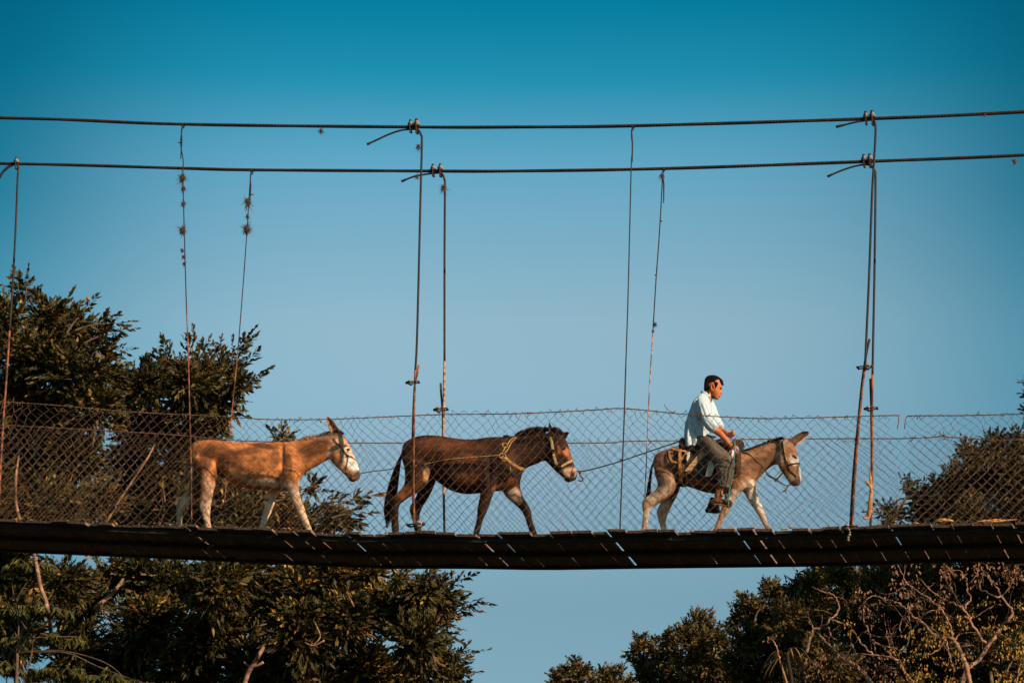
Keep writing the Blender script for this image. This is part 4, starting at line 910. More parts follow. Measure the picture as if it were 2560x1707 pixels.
# nose, brow, lips, chin, ear
def blob(x,y,rx,rz,ry,Y=YC,t=None,ang=0):
    c=P(*HZ(x,y),Y); s=11.2*sc_at(YC)
    a=R(ang); A=Vector((math.cos(a),0,-math.sin(a)))*rx/s; B=Vector((math.sin(a),0,math.cos(a)))*rz/s
    rings=[]
    for i in range(1,9):
        th=math.pi*i/9; rings.append((c+B*(-math.cos(th)),A*math.sin(th),Vector((0,ry*math.sin(th),0))))
    (t or mb).loft(rings,12)
add_part(mb,HZ,[(900,560,945,575,.010),(890,610,952,625,.013),(880,660,966,680,.016),(890,705,962,712,.018),(890,728,935,728,.012)],YC,2,12,2)
blob(925,515,28,26,.045); blob(898,770,22,13,.024); blob(888,800,20,12,.022); blob(830,850,40,30,.022)
blob(780,655,60,60,.060); blob(690,760,60,70,.045)
# arms
def arm(Y0,pts,rad,target):
    p=smooth_path([P(*Z(x,y),Y) for x,y,Y in pts],4); r=np.interp(np.linspace(0,1,len(p)),np.linspace(0,1,len(rad)),rad); target.tube(p,list(r),14)
arm(0,[(660,345,YA),(690,450,YA-.03),(735,560,YA-.06),(775,592,YA-.05),(840,645,YA-.02),(890,708,YA+.03)],[.05,.048,.045,.046,.036,.027],mb)
arm(0,[(690,345,YB),(740,450,YB+.02),(790,560,YB),(830,600,YB-.06),(880,622,YB-.14)],[.05,.045,.042,.036,.026],mb)
def hand(palm, dirv, side, fingers, thumb, mb, s=1.0):
    """palm centre, pointing dir, side vector; fingers: list of bend angles"""
    d=Vector(dirv).normalized(); sd=Vector(side).normalized(); n=d.cross(sd).normalized()
    mb.loft([(palm-d*.05*s,sd*.024*s,n*.017*s),(palm-d*.02*s,sd*.036*s,n*.017*s),(palm+d*.02*s,sd*.041*s,n*.015*s),(palm+d*.045*s,sd*.038*s,n*.012*s)],14)
    for i,(L,b) in enumerate(fingers):
        o=palm+d*.04*s+sd*(-.030+.020*i)*s; seg=[L*.42,L*.32,L*.26]; q=[o-d*.02*s,o]; dd=d+sd*(-.12+.08*i)
        for k in range(3):
            a=b*(k+1); q.append(q[-1]+(dd*math.cos(a)+n*math.sin(a)).normalized()*seg[k]*s)
        mb.tube(smooth_path(q,2),list(np.interp(np.linspace(0,1,len(smooth_path(q,2))),[0,.5,1],[.0098*s,.0088*s,.0068*s])),8)
    q=[palm-d*.03*s-sd*.02*s,palm-d*.005*s-sd*.046*s+n*.008*s,palm+d*.025*s-sd*.062*s+n*.018*s,palm+d*.05*s-sd*.058*s+n*.03*s]
    mb.tube(smooth_path(q,3),[.013*s]*4+[.011*s]*3+[.0095*s]*3,8)
ph=P(*Z(906,728),YA+.03); dh=(P(*Z(945,810),YA+.03)-P(*Z(884,698),YA+.03))
hand(ph,dh,(-.85,.25,.35),[(.075,.12),(.088,.10),(.082,.12),(.066,.18)],0,mb,1.08)
pf=P(*Z(905,632),YB-.17); hand(pf,(1,-.25,-.15),(0,.35,1),[(.07,.75),(.08,.8),(.075,.85),(.06,.9)],0,mb,1.05)
# lower legs and feet cores
arm(0,[(845,960,YA-.07),(842,1040,YA-.07),(822,1110,YA-.06),(808,1160,YA-.06)],[.04,.04,.036,.034],mb)
me=body_mesh('body',mb,.0075,3)
me.materials.append(M_SKIN); sp_=Surf([me]); body=link_mesh('body',me,pr)
# beard shadow under the jaw
def skinpatch(corn,mt,name,off=.003,Zf=HZ):
    q=[sp_.hit(*Zf(x,y),off) for x,y in corn]; q=[p for p in q if p is not None]
    if len(q)<4: return
    c=sum(q,Vector())/len(q); h=sp_.near(c,off); V=[tuple(p) for p in q]+[tuple(h)]; k=len(q)
    V+= [tuple(Vector(v)+Vector((0,.006,0))) for v in V]
    F=[(i,(i+1)%k,k) for i in range(k)]+[(i,(i+1)%k,(i+1)%k+k+1,i+k+1) for i in range(k)]
    return MB().add(V,F).build(name,mt,pr)
skinpatch([(655,700),(700,745),(760,800),(800,840),(840,860),(800,870),(730,862),(690,835),(668,780)],M_BEARD,'beard')
skinpatch([(885,545),(950,535),(948,590),(915,602),(895,585)],M_BEARD,'eyebrow',.004)
e=sp_.hit(*HZ(925,580),0)
if e: m=MB(); m.ball(e,.010,(1.1,.8,.8),8); m.build('eye',M_EYE,pr)
# ear
m=MB(); 
q=[P(*HZ(x,y),YC-.092) for x,y in ((735,560),(722,500),(700,465),(668,462),(650,500),(655,560),(670,610),(690,628),(705,600))]
m.tube(smooth_path(q,3),.0085,7); c=P(*HZ(690,540),YC-.086); m.loft([(c+Vector((0,-.004,.0)),Vector((.014,0,.0)),Vector((.003,0,.028))),(c+Vector((0,.008,0)),Vector((.016,0,0)),Vector((.003,0,.032)))],12); m.build('ear',M_SKIN,pr)
# hair
mh=MB()
addh([(600,222,780,215,.035),(530,262,880,268,.066),(485,330,935,330,.080),(472,400,868,395,.085),(470,455,850,450,.086)],YC,mh,3.0)
addh([(470,440,655,440,.084),(468,530,650,520,.084),(466,600,655,590,.080),(458,640,640,650,.064),(500,655,600,672,.045)],YC,mh,3.2)
addh([(850,290,940,312,.062),(900,335,972,366,.060),(935,400,985,428,.054),(950,460,987,478,.034),(962,490,978,498,.014)],YC,mh,3)
add_part(mh,HZ,[(728,400,850,400,.014),(738,460,832,468,.012),(752,510,806,520,.009),(765,560,790,566,.006)],YC-.070,2.6,12,2)
hm=body_mesh('hair',mh,.007,5)
n=len(hm.vertices); cc=np.empty(n*3); hm.vertices.foreach_get('co',cc); cc=cc.reshape(-1,3)
cc+=np.array([[.0035*noise.noise(Vector(c)*70),.0035*noise.noise(Vector(c)*70+Vector((5,0,0))),.004*noise.noise(Vector(c)*90)] for c in cc]); hm.vertices.foreach_set('co',cc.ravel())
hm.materials.append(M_HAIR); hs=Surf([hm]); ho=link_mesh('hair',hm,pr)
mb=MB(); rr=random.Random(4); 
for i in range(500):
    d=Vector((rr.gauss(-.1,1),rr.gauss(0,1),rr.gauss(.5,1))).normalized(); c=P(*HZ(700,400),YC)
    h=hs.t.ray_cast(c+d*.3,-d)
    if h[0] and h[1].z>-.3: hair_tuft(mb,rr,h[0]-h[1]*.003,(h[1]*.5+Vector((.5,0,-.6))).normalized(),.022,.0016)
mb.build('loose_hair',M_HAIR,ho,smooth=False)
# shirt: torso + sleeves, remeshed with folds
ms=MB()
addr([(672,285,735,330,.085),(640,318,742,372,.15),(598,375,744,440,.20),(566,450,738,505,.205),(540,530,722,560,.20),(525,610,712,620,.20),(522,690,700,690,.215),(532,755,684,765,.225),(538,772,676,778,.225)],YC,2.5,26,ms)
arm(0,[(662,350,YA+.02),(682,430,YA-.02),(708,505,YA-.045),(745,560,YA-.055),(790,592,YA-.05)],[.085,.080,.074,.068,.058],ms)
arm(0,[(700,350,YB-.02),(745,440,YB+.02),(795,540,YB),(822,575,YB-.04)],[.08,.072,.062,.05],ms)
sm_=body_mesh('shirt',ms,.010,4)
n=len(sm_.vertices); cc=np.empty(n*3); sm_.vertices.foreach_get('co',cc); cc=cc.reshape(-1,3); nn=np.empty(n*3); sm_.vertices.foreach_get('normal',nn); nn=nn.reshape(-1,3)
u,v=proj(cc); x=(u-1560)*3.409; y=(v-900)*3.409
f=np.zeros(n)
for (ax,ay,bx,by,w,amp) in ((585,400,560,640,9,-.014),(600,600,640,690,9,-.018),(640,690,600,770,8,-.016),(655,380,700,500,7,-.007),(690,380,735,480,6,-.007),(640,400,655,520,7,-.010),(560,480,545,740,12,.012),(620,640,610,700,10,.012),(610,430,620,560,8,.010),(660,600,650,680,8,.010),(710,520,760,575,6,-.006),(740,500,780,560,6,.005),(575,660,580,760,8,-.010),(660,690,640,760,9,.010),(625,330,600,420,7,-.006)):
    L2=(bx-ax)**2+(by-ay)**2; t=np.clip(((x-ax)*(bx-ax)+(y-ay)*(by-ay))/L2,0,1); d=np.hypot(x-ax-t*(bx-ax),y-ay-t*(by-ay)); f+=amp*1.7*np.exp(-(d/w)**2)
f+=np.array([.008*noise.noise(Vector(c)*9) for c in cc]); cc+=nn*f[:,None]; sm_.vertices.foreach_set('co',cc.ravel()); sm_.update()
# cut the hem: shirt open at the bottom edge
sm_.materials.append(M_SHIRT); ss=Surf([sm_]); shirt=link_mesh('shirt',sm_,pr)
m=MB(); q=[]
for a in np.linspace(-2.4,2.4,15):
    c=P(*Z(706,300),YC); q.append(c+Vector((-math.cos(a)*.062,-math.sin(a)*.068,.035*math.cos(a)-.008)))
V=[];F=[]
for p in q: V+=[p+Vector((0,0,.030)),p+Vector((.004,0,-.022)),p*1+((p-c)*.18)+Vector((0,0,-.02)),p+((p-c)*.10)+Vector((0,0,.028))]
V=[tuple(v) for v in V]
for j in range(len(q)-1):
    for k in range(4): k2=(k+1)%4; F.append((j*4+k,j*4+k2,(j+1)*4+k2,(j+1)*4+k))
F.append((3,2,1,0)); F.append(tuple((len(q)-1)*4+k for k in range(4))); m.add(V,F); m.build('collar',M_SHIRT,shirt)
m=MB()
for x_,y_ in ((606,690),(609,672)):
    h=ss.hit(*Z(x_,y_),.004)
    if h: m.ball(h,.008,(1,.5,1),6)
m.build('button',M_CLOTH,shirt)
# trousers
mt_=MB()
def leg(Y0,sgn,secs): add_part(mt_,Z,secs,Y0,2.3,22,3)
leg(YA,0,[(560,680,690,800,.15,YC-.05),(640,650,690,820,.14,YC-.10),(735,655,700,830,.115,YC-.19),(800,710,745,870,.10,YC-.25),(870,770,775,905,.088,YC-.275),(925,835,785,925,.082,YC-.28),(935,890,790,945,.080,YC-.28),(930,960,792,985,.078,YC-.27),(918,1030,800,1045,.074,YC-.265),(905,1095,812,1105,.068,YC-.26)])
leg(YB,1,[(560,680,690,800,.15,YC+.05),(640,650,690,820,.14,YC+.10),(735,655,700,830,.115,YC+.19),(800,710,745,870,.10,YC+.25),(870,775,775,905,.088,YC+.275),(910,835,775,925,.080,YC+.28),(905,900,775,950,.078,YC+.28),(880,990,765,1010,.074,YC+.27),(850,1070,750,1080,.068,YC+.26)])
tm=body_mesh('trousers',mt_,.010,4); n=len(tm.vertices); cc=np.empty(n*3); tm.vertices.foreach_get('co',cc); cc=cc.reshape(-1,3); nn=np.empty(n*3); tm.vertices.foreach_get('normal',nn); nn=nn.reshape(-1,3)
u,v=proj(cc); x=(u-1560)*3.409; y=(v-900)*3.409; f=np.zeros(n)
for (ax,ay,bx,by,w,amp) in ((790,880,920,860,8,-.014),(800,905,900,925,7,-.010),(720,690,860,800,8,-.006),(800,940,830,1060,8,-.009),(870,930,860,1070,8,.008),(840,1000,900,960,7,-.006),(740,680,780,720,6,-.006),(820,1060,900,1060,7,-.006)):
    L2=(bx-ax)**2+(by-ay)**2; t=np.clip(((x-ax)*(bx-ax)+(y-ay)*(by-ay))/L2,0,1); d=np.hypot(x-ax-t*(bx-ax),y-ay-t*(by-ay)); f+=amp*np.exp(-(d/w)**2)
f+=np.array([.007*noise.noise(Vector(c)*11) for c in cc]); cc+=nn*f[:,None]; tm.vertices.foreach_set('co',cc.ravel()); tm.update()
tm.materials.append(M_TROUSER); link_mesh('trousers',tm,pr)
m=MB(); q=[P(*Z(x_,y_),Y) for x_,y_,Y in ((700,640,YC-.18),(730,650,YC-.165),(762,655,YC-.12),(775,655,YC-.04))]; m.tube(smooth_path(q,3),.016,6); m.build('belt',M_LEATHER,pr)
# boots: near foot in stirrup, far foot
def boot(pts,Y,m_,name,parent):
    mbt=MB(); add_part(mbt,Z,pts,Y,2.4,18,3); me=body_mesh(name,mbt,.008,2); me.materials.append(m_); return link_mesh(name,me,parent)
near_foot=MB()
bb=MB(); add_part(bb,Z,[(782,1100,830,1098,.035),(772,1140,838,1130,.038),(770,1180,850,1160,.042)],YC-.265,2.2,16,3)
add_part(bb,Z,[(745,1205,742,1232,.035),(790,1170,782,1236,.045),(840,1180,838,1240,.048),(885,1195,885,1240,.045),(915,1212,915,1238,.035)],YC-.27,2.3,16,3)
bm_=body_mesh('boot',bb,.008,2); bm_.materials.append(M_SHOE); bt=link_mesh('boot',bm_,pr)
bb=MB(); add_part(bb,Z,[(738,1170,795,1180,.045),(725,1200,800,1215,.05),(712,1240,815,1255,.05)],YC+.26,2.2,16,3)
add_part(bb,Z,[(696,1278,694,1300,.04),(720,1240,715,1300,.048),(760,1235,755,1306,.05),(800,1250,798,1306,.045),(818,1270,818,1300,.03)],YC+.26,2.4,16,3)
bm_=body_mesh('boot',bb,.008,2); bm_.materials.append(M_LEATHER); o=link_mesh('boot',bm_,pr); o['label']='dark far-side boot'
# stirrups
st=thing('stirrup','leather stirrup hanging by a teal rope around the rider\'s near boot','stirrup',P(*Z(885,1220),YC-.28))
m=MB(); c=[P(*Z(x_,y_),YC-.33) for x_,y_ in ((862,1105),(865,1150),(868,1195),(880,1215),(905,1195),(915,1240),(880,1245),(820,1232),(750,1228)) ]
m.tube(smooth_path(c,3),.012,6,flat=.6); m.build('strap',M_SHOE,st)
m=MB(); c=[P(*Z(x_,y_),Y) for x_,y_,Y in ((942,685,YA+.03),(946,740,YA-.02),(940,820,YC-.30),(936,880,YC-.37),(928,960,YC-.37),(912,1050,YC-.37),(895,1120,YC-.36),(888,1190,YC-.34),(890,1240,YC-.33))]
q=smooth_path(c,4); tag(rope_mb(q,.0085,3,.05,6,step=.012).build('teal_rope',M_TEAL),'thin teal rope running from the rider\'s hand down to his near boot','rope')
# ------------------------------------------------------------------ trees
def leaf_mesh(name, base, dirs, lens, widths, cols, parent, m=M_LEAF, fold=.25):
    """each leaf: folded blade of 2 quads (base, 2 mids, tip)"""
    n=len(base); d=dirs/np.linalg.norm(dirs,axis=1)[:,None]
    ref=rng.normal(size=(n,3)); s=np.cross(d,ref); s/=np.linalg.norm(s,axis=1)[:,None]+1e-9; nn=np.cross(d,s)
    L=lens[:,None]; Wd=widths[:,None]
    mid=base+d*L*.42; tip=base+d*L+np.array([0,0,-1.])*L*.12
    V=np.stack([base, mid+s*Wd+nn*Wd*fold, tip, mid-s*Wd+nn*Wd*fold],1).reshape(-1,3)
    me=bpy.data.meshes.new(name); me.vertices.add(4*n); me.vertices.foreach_set('co',V.ravel())
    me.loops.add(6*n); me.polygons.add(2*n)
    i=np.arange(n)*4; lp=np.stack([i,i+1,i+2,i,i+2,i+3],1).ravel(); me.loops.foreach_set('vertex_index',lp)
    me.polygons.foreach_set('loop_start',np.arange(2*n)*3); me.polygons.foreach_set('loop_total',np.full(2*n,3))
    me.materials.append(m); me.update(calc_edges=True); me.validate()
    at=me.color_attributes.new('Col','FLOAT_COLOR','POINT'); at.data.foreach_set('color',np.hstack([np.repeat(cols,4,axis=0),np.ones((4*n,1))]).ravel())
    return link_mesh(name, me, parent)
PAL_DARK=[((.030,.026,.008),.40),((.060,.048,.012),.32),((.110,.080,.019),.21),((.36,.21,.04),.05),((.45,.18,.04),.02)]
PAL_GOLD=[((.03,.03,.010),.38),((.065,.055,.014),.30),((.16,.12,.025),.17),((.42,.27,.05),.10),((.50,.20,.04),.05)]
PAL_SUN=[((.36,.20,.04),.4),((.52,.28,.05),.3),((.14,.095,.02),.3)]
PAL_RIGHT=[((.045,.036,.013),.34),((.090,.066,.020),.36),((.16,.105,.03),.22),((.36,.21,.06),.08)]
PAL_YEL=[((.40,.22,.03),.5),((.50,.30,.05),.25),((.45,.20,.06),.25)]
PAL_DRY=[((.36,.17,.09),.5),((.28,.12,.06),.3),((.25,.14,.06),.2)]
PAL_LIME=[((.06,.065,.018),.5),((.12,.11,.022),.35),((.25,.20,.035),.15)]
def pick(pal,n,r):
    c=np.array([p[0] for p in pal]); w=np.array([p[1] for p in pal]); return c[r.choice(len(pal),n,p=w/w.sum())]
def sprays(r, S, Dr, L, nl, leaf, lw, pal, spread=.75, droop=.15, twig=None, colvar=.35):
    """S,Dr (n,3): spray starts and directions; L lengths. returns leaf arrays; pinnate sprays"""
    n=len(S); d=Dr/np.linalg.norm(Dr,axis=1)[:,None]
    side=np.cross(d,np.array([0,0,1.])+r.normal(0,.35,(n,3))); side/=np.linalg.norm(side,axis=1)[:,None]+1e-9
    B=[];Dd=[];Ls=[];Ws=[];C=[]; cs=pick(pal,n,r)*r.uniform(1-colvar,1+colvar,(n,1)); sz=r.uniform(.65,1.25,n)
    for k in range(nl):
        t=(k+1)/nl; sg=1 if k%2 else -1
        p=S+d*(L*t)[:,None]+np.array([0,0,-1.])*(droop*L*t*t)[:,None]
        dd=d*(.55+.6*t)+side*sg*spread*(1.1-t*.8)+r.normal(0,.16,(n,3))+np.array([0,0,-droop*1.0])
        if k==nl-1: dd=d+r.normal(0,.1,(n,3))
        B.append(p);Dd.append(dd);Ls.append(leaf*sz*r.uniform(.7,1.15,n)*(1-.25*abs(t-.5)));Ws.append(lw*sz*r.uniform(.7,1.25,n))
        cc=cs*.7+pick(pal,n,r)*.3; C.append(cc*r.uniform(.8,1.2,(n,1)))
    return [np.concatenate(a) for a in (B,Dd,Ls,Ws,C)]
def tree(name,label,puffs,Y,base,pal,leaf,lw,slen,nl,dens,seed,spikes=(),bark=M_BARK,group=None,droop=.15,limbs=True,depth=1.0,up=.35,cat='tree',limb_r=.028, gaps=(), goldpuffs=(), trunk_r=.22):
    r=np.random.default_rng(seed); rr=random.Random(seed)
    t=thing(name,label,cat,base,group); s=sc_at(Y); S=[];Dd=[]; PC=[]; G=[]
    for pf in puffs:
        u,v,rad=pf[:3]; yo=pf[3] if len(pf)>3 else rr.uniform(-1,1)*1.2*depth
        c=D(u,v,Y+yo); rw=rad*K/s; PC.append((c,rw))
        n=max(5,int(dens*(rad/50.)**2))
        dv=r.normal(size=(n,3)); dv/=np.linalg.norm(dv,axis=1)[:,None]; q=r.uniform(0,1,n)**.42
        lump=np.array([.75+.55*noise.noise(Vector(x)*2.1+Vector((seed+u*.01,v*.01,0))) for x in dv])
        p=np.array(c)+dv*(rw*q*lump)[:,None]*np.array([1,depth,1]); S.append(p); Dd.append(dv*.9+np.array([.12,0,up])+r.normal(0,.38,(n,3)))
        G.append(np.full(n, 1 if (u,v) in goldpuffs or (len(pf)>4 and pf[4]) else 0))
    S=np.vstack(S);Dd=np.vstack(Dd);G=np.concatenate(G)
    if len(gaps):
        uu,vv=proj(S); keep=np.ones(len(S),bool)
        for gu,gv,gr in gaps: keep&=((uu/K-gu)**2+((vv/K-gv)*1.4)**2)>gr*gr
        S=S[keep];Dd=Dd[keep];G=G[keep]
    Ln=slen*r.uniform(.6,1.2,len(S)); S=S-Dd/np.linalg.norm(Dd,axis=1)[:,None]*(Ln*.5)[:,None]
    arr=sprays(r,S,Dd,Ln,nl,leaf,lw,pal,droop=droop)
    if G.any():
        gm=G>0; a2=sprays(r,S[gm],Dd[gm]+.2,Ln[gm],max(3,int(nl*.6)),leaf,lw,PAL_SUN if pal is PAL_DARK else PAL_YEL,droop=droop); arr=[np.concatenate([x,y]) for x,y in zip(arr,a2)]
    # explicit outline branches
    ml=MB()
    for sp4 in spikes:
        x0,y0,x1,y1=sp4[:4]; yo=rr.uniform(-.4,.4); a=D(x0,y0,Y+yo); b=D(x1,y1,Y+yo+rr.uniform(-.3,.3)); L=(b-a).length
        q=smooth_path([a,a.lerp(b,.35)+Vector((0,0,.06*L)),a.lerp(b,.7)+Vector((0,0,.04*L)),b],4); ml.tube(q,list(np.linspace(.022,.004,len(q))),5)
        m_=max(6,int(L/.085)); SS=[];DD=[];LL=[]
        for i in range(m_):
            f=(i+.5)/m_; p=q[int(f*(len(q)-1))]; d=(b-a).normalized(); sd=d.cross(Vector((rr.gauss(0,.5),1,rr.gauss(0,.5)))).normalized()*(1 if i%2 else -1)
            SS.append(tuple(p)); DD.append(tuple(d*.9+sd*.75*(1-.5*f)+Vector((0,rr.gauss(0,.4),.1)))); LL.append(slen*(.75-.35*f)*rr.uniform(.7,1.1))
        SS.append(tuple(b)); DD.append(tuple(b-a)); LL.append(slen*.6)
        a2=sprays(r,np.array(SS),np.array(DD),np.array(LL),max(5,int(nl*.8)),leaf,lw,pal,droop=droop*.6); arr=[np.concatenate([x,y]) for x,y in zip(arr,a2)]
    leaf_mesh('crown',*arr,t)
    # trunk + limbs
    base=Vector(base); cen=sum((c for c,_ in PC),Vector())/len(PC)
    top=Vector((base.x*.3+cen.x*.7,base.y*.4+cen.y*.6,base.z*.25+cen.z*.75)); tp=smooth_path([base-Vector((0,0,.5)),base.lerp(top,.35)+Vector((rr.uniform(-.4,.4),rr.uniform(-.3,.3),0)),base.lerp(top,.7)+Vector((rr.uniform(-.4,.4),0,0)),top],6)
    m=MB(); m.tube(tp,list(np.linspace(trunk_r,trunk_r*.15,len(tp))),10); m.build('trunk',bark,t)
    for i,(c,rw) in enumerate(PC):
        if not limbs and i%3: continue
        k=int(len(tp)*rr.uniform(.55,.98)); a=tp[min(k,len(tp)-1)]
        bigger=[(q_,w2) for q_,w2 in PC if w2>rw*1.25 or (w2>rw*.99 and (q_-a).length<(c-a).length-.3)]
        if bigger:
            q_=min(bigger,key=lambda t_:(t_[0]-c).length)[0]
            if (q_-c).length<(a-c).length: a=q_
        w_=(c-a).length*.05; J=lambda:Vector((rr.gauss(0,w_),rr.gauss(0,w_),rr.gauss(0,w_*.6)))
        q=smooth_path([a,a.lerp(c,.25)+J(),a.lerp(c,.5)+J()+Vector((0,0,w_)),a.lerp(c,.75)+J(),c],5); m=ml; m.tube(q,list(np.linspace(limb_r,limb_r*.3,len(q))),6)
        for j in range(5):
            d=Vector((rr.gauss(0,1),rr.gauss(0,.8),rr.gauss(.5,.8))).normalized(); q=smooth_path([c,c+d*rw*.4+Vector((rr.gauss(0,.06),0,rr.gauss(0,.06))),c+d*rw*.85],3); m.tube(q,list(np.linspace(limb_r*.3,.005,len(q))),4)
    ml.build('limbs',bark,t)
    return t
def gbase(x,y): return (x,y,ground_z(x,y))
T1=[(15,730,48),(55,680,14),(45,655,12),(110,745,55),(60,820,80),(160,735,38),(185,775,48),(235,752,20),(245,800,18),(150,850,75),(225,850,40),(30,930,90),(130,960,90),(225,930,65),(60,1060,90),(170,1060,75),(30,1160,80),(130,1170,75),(230,1150,60),(20,1260,70),(-40,760,80),(-50,950,100),(-50,1150,110),(-40,1350,120),(60,1340,60)]
bx=D(60,1200,9).x
TA=tree('broadleaf_tree','tallest dark tree at the left edge with branches reaching above the fence',T1,9.5,gbase(bx,9.5),PAL_DARK,.140,.026,.50,12,104,21,
 spikes=[(60,760,38,645),(55,720,62,650),(100,760,88,695),(110,760,150,690),(150,770,195,712),(170,760,268,742),(160,780,235,738),(190,790,270,765),(170,820,272,803),(200,850,255,842),(20,740,4,690)],gaps=[(300,840,30),(285,800,30),(225,815,14),(130,900,9),(40,820,9),(180,930,8),(180,1070,16),(120,1110,12),(60,850,8),(130,805,8)],trunk_r=.3)
T2=[(290,895,50),(262,860,20),(340,885,48),(400,865,48),(385,830,20),(440,875,50),(485,868,45),(470,845,28),(520,850,32),(545,880,25),(440,930,75),(500,920,50),(330,980,85),(430,1010,80),(485,975,30),(300,1080,80),(400,1090,75),(480,1060,40),(360,1180,80),(450,1180,70),(530,1150,50),(560,1185,60),(640,1180,50),(600,1130,35),(700,1195,42),(760,1195,36),(800,1200,20),(640,1008,13),(655,1005,9),(690,1060,22),(720,1120,16),(285,1190,70)]
bx=D(420,1300,11.5).x
TB=tree('broadleaf_tree','dark spreading tree rising between the left hangers behind the tan donkey',T2,11.5,gbase(bx,11.5),PAL_DARK,.140,.026,.48,12,104,22,
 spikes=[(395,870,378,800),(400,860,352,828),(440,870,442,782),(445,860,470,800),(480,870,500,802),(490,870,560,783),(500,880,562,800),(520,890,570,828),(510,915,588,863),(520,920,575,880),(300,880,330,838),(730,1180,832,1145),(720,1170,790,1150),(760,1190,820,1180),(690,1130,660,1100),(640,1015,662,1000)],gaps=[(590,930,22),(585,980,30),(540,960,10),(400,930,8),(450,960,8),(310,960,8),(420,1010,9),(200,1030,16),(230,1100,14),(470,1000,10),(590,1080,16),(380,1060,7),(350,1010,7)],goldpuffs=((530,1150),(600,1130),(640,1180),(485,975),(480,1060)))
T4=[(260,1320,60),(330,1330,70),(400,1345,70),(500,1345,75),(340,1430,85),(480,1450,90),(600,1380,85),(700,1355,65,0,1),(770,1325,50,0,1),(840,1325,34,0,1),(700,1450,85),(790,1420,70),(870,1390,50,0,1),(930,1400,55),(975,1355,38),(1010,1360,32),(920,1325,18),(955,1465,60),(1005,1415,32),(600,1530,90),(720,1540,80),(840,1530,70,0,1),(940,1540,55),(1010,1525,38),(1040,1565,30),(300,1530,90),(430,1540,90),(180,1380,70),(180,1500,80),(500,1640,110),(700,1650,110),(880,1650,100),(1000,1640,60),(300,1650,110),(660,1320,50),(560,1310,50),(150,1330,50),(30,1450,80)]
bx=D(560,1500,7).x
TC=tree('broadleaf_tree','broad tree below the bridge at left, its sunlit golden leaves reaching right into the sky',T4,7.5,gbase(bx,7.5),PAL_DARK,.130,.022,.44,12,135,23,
 spikes=[(900,1350,932,1300),(950,1370,985,1325),(980,1350,1010,1302),(980,1370,1060,1330),(970,1380,1085,1383),(990,1400,1070,1400),(970,1430,1020,1452),(980,1450,1010,1430),(960,1500,1020,1480),(980,1520,1040,1500),(1000,1530,1085,1500),(1010,1560,1072,1545),(880,1330,880,1305),(930,1400,960,1340)],gaps=[(240,1300,20),(290,1312,14),(340,1335,12),(380,1350,12),(880,1495,22),(800,1470,12),(950,1440,10),(855,1360,9),(690,1400,8)],trunk_r=.28,up=.25)
# drooping fronds nearest the camera, bottom left
fr=[(40,1290,28),(90,1300,26),(20,1400,40),(90,1395,36),(140,1400,28),(30,1470,42),(110,1460,38),(180,1470,28),(20,1530,44),(90,1540,44),(160,1540,38),(230,1555,40),(290,1560,36),(340,1572,26),(-20,1420,40),(10,1600,60),(120,1610,60)]
bx=D(-60,1400,3.6).x
def frond_tree():
    r=np.random.default_rng(31); rr=random.Random(31); Y=4.2; t=thing('feathery_tree','nearest yellow green tree at bottom left with drooping feathery fronds',
      'tree',gbase(bx,4.2)); arrs=None; ml=MB(); base=Vector(gbase(bx,4.2)); s=sc_at(Y)
    top=D(40,1500,4.2); tp=smooth_path([base-Vector((0,0,.4)),base.lerp(top,.5)+Vector((.3,0,0)),top],6); m=MB(); m.tube(tp,list(np.linspace(.10,.02,len(tp))),9); m.build('trunk',M_BARK,t)
    for u,v,rad in fr:
        c=D(u,v,Y+rr.uniform(-.5,.8)); rw=rad*K/s; a=tp[-1-rr.randrange(3)]; ml.tube(smooth_path([a,a.lerp(c,.33)+Vector((rr.gauss(0,.15),0,.15)),a.lerp(c,.66)+Vector((rr.gauss(0,.15),0,.1)),c],4),list(np.linspace(.012,.005,13)),5)
        for k in range(11):   # arching frond rachis with hanging leaflets
            d=Vector((rr.gauss(.35,.8),rr.gauss(-.1,.6),rr.gauss(.25,.25))).normalized(); L=rw*rr.uniform(1.2,1.9); st=c-d*rw*.6
            q=[st+d*L*f+Vector((0,0,.25*L*f-.55*L*f*f)) for f in np.linspace(0,1,12)]; ml.tube(q,.004,4); SS=[];DD=[]
            A=np.array([tuple(p) for p in q]); tt=np.linspace(.05,1,46); Pn=np.stack([np.interp(tt*11,np.arange(12),A[:,i]) for i in range(3)],1)
            for sg in (-1,1):
                sd=d.cross(Vector((0,0,1))).normalized()*sg; B=Pn; nn_=len(B)
                dirs=np.array(sd)*.8+np.array([0,0,-1.1])+r.normal(0,.12,(nn_,3))+np.array(d)*.3
                col=pick(PAL_LIME,nn_,r)*rr.uniform(.7,1.2); ar=[B,dirs,np.full(nn_,.115)*r.uniform(.7,1.1,nn_),np.full(nn_,.011),col]
                arrs=ar if arrs is None else [np.concatenate([x,y]) for x,y in zip(arrs,ar)]
    leaf_mesh('crown',*arrs,t); ml.build('limbs',M_BARK,t)
frond_tree()
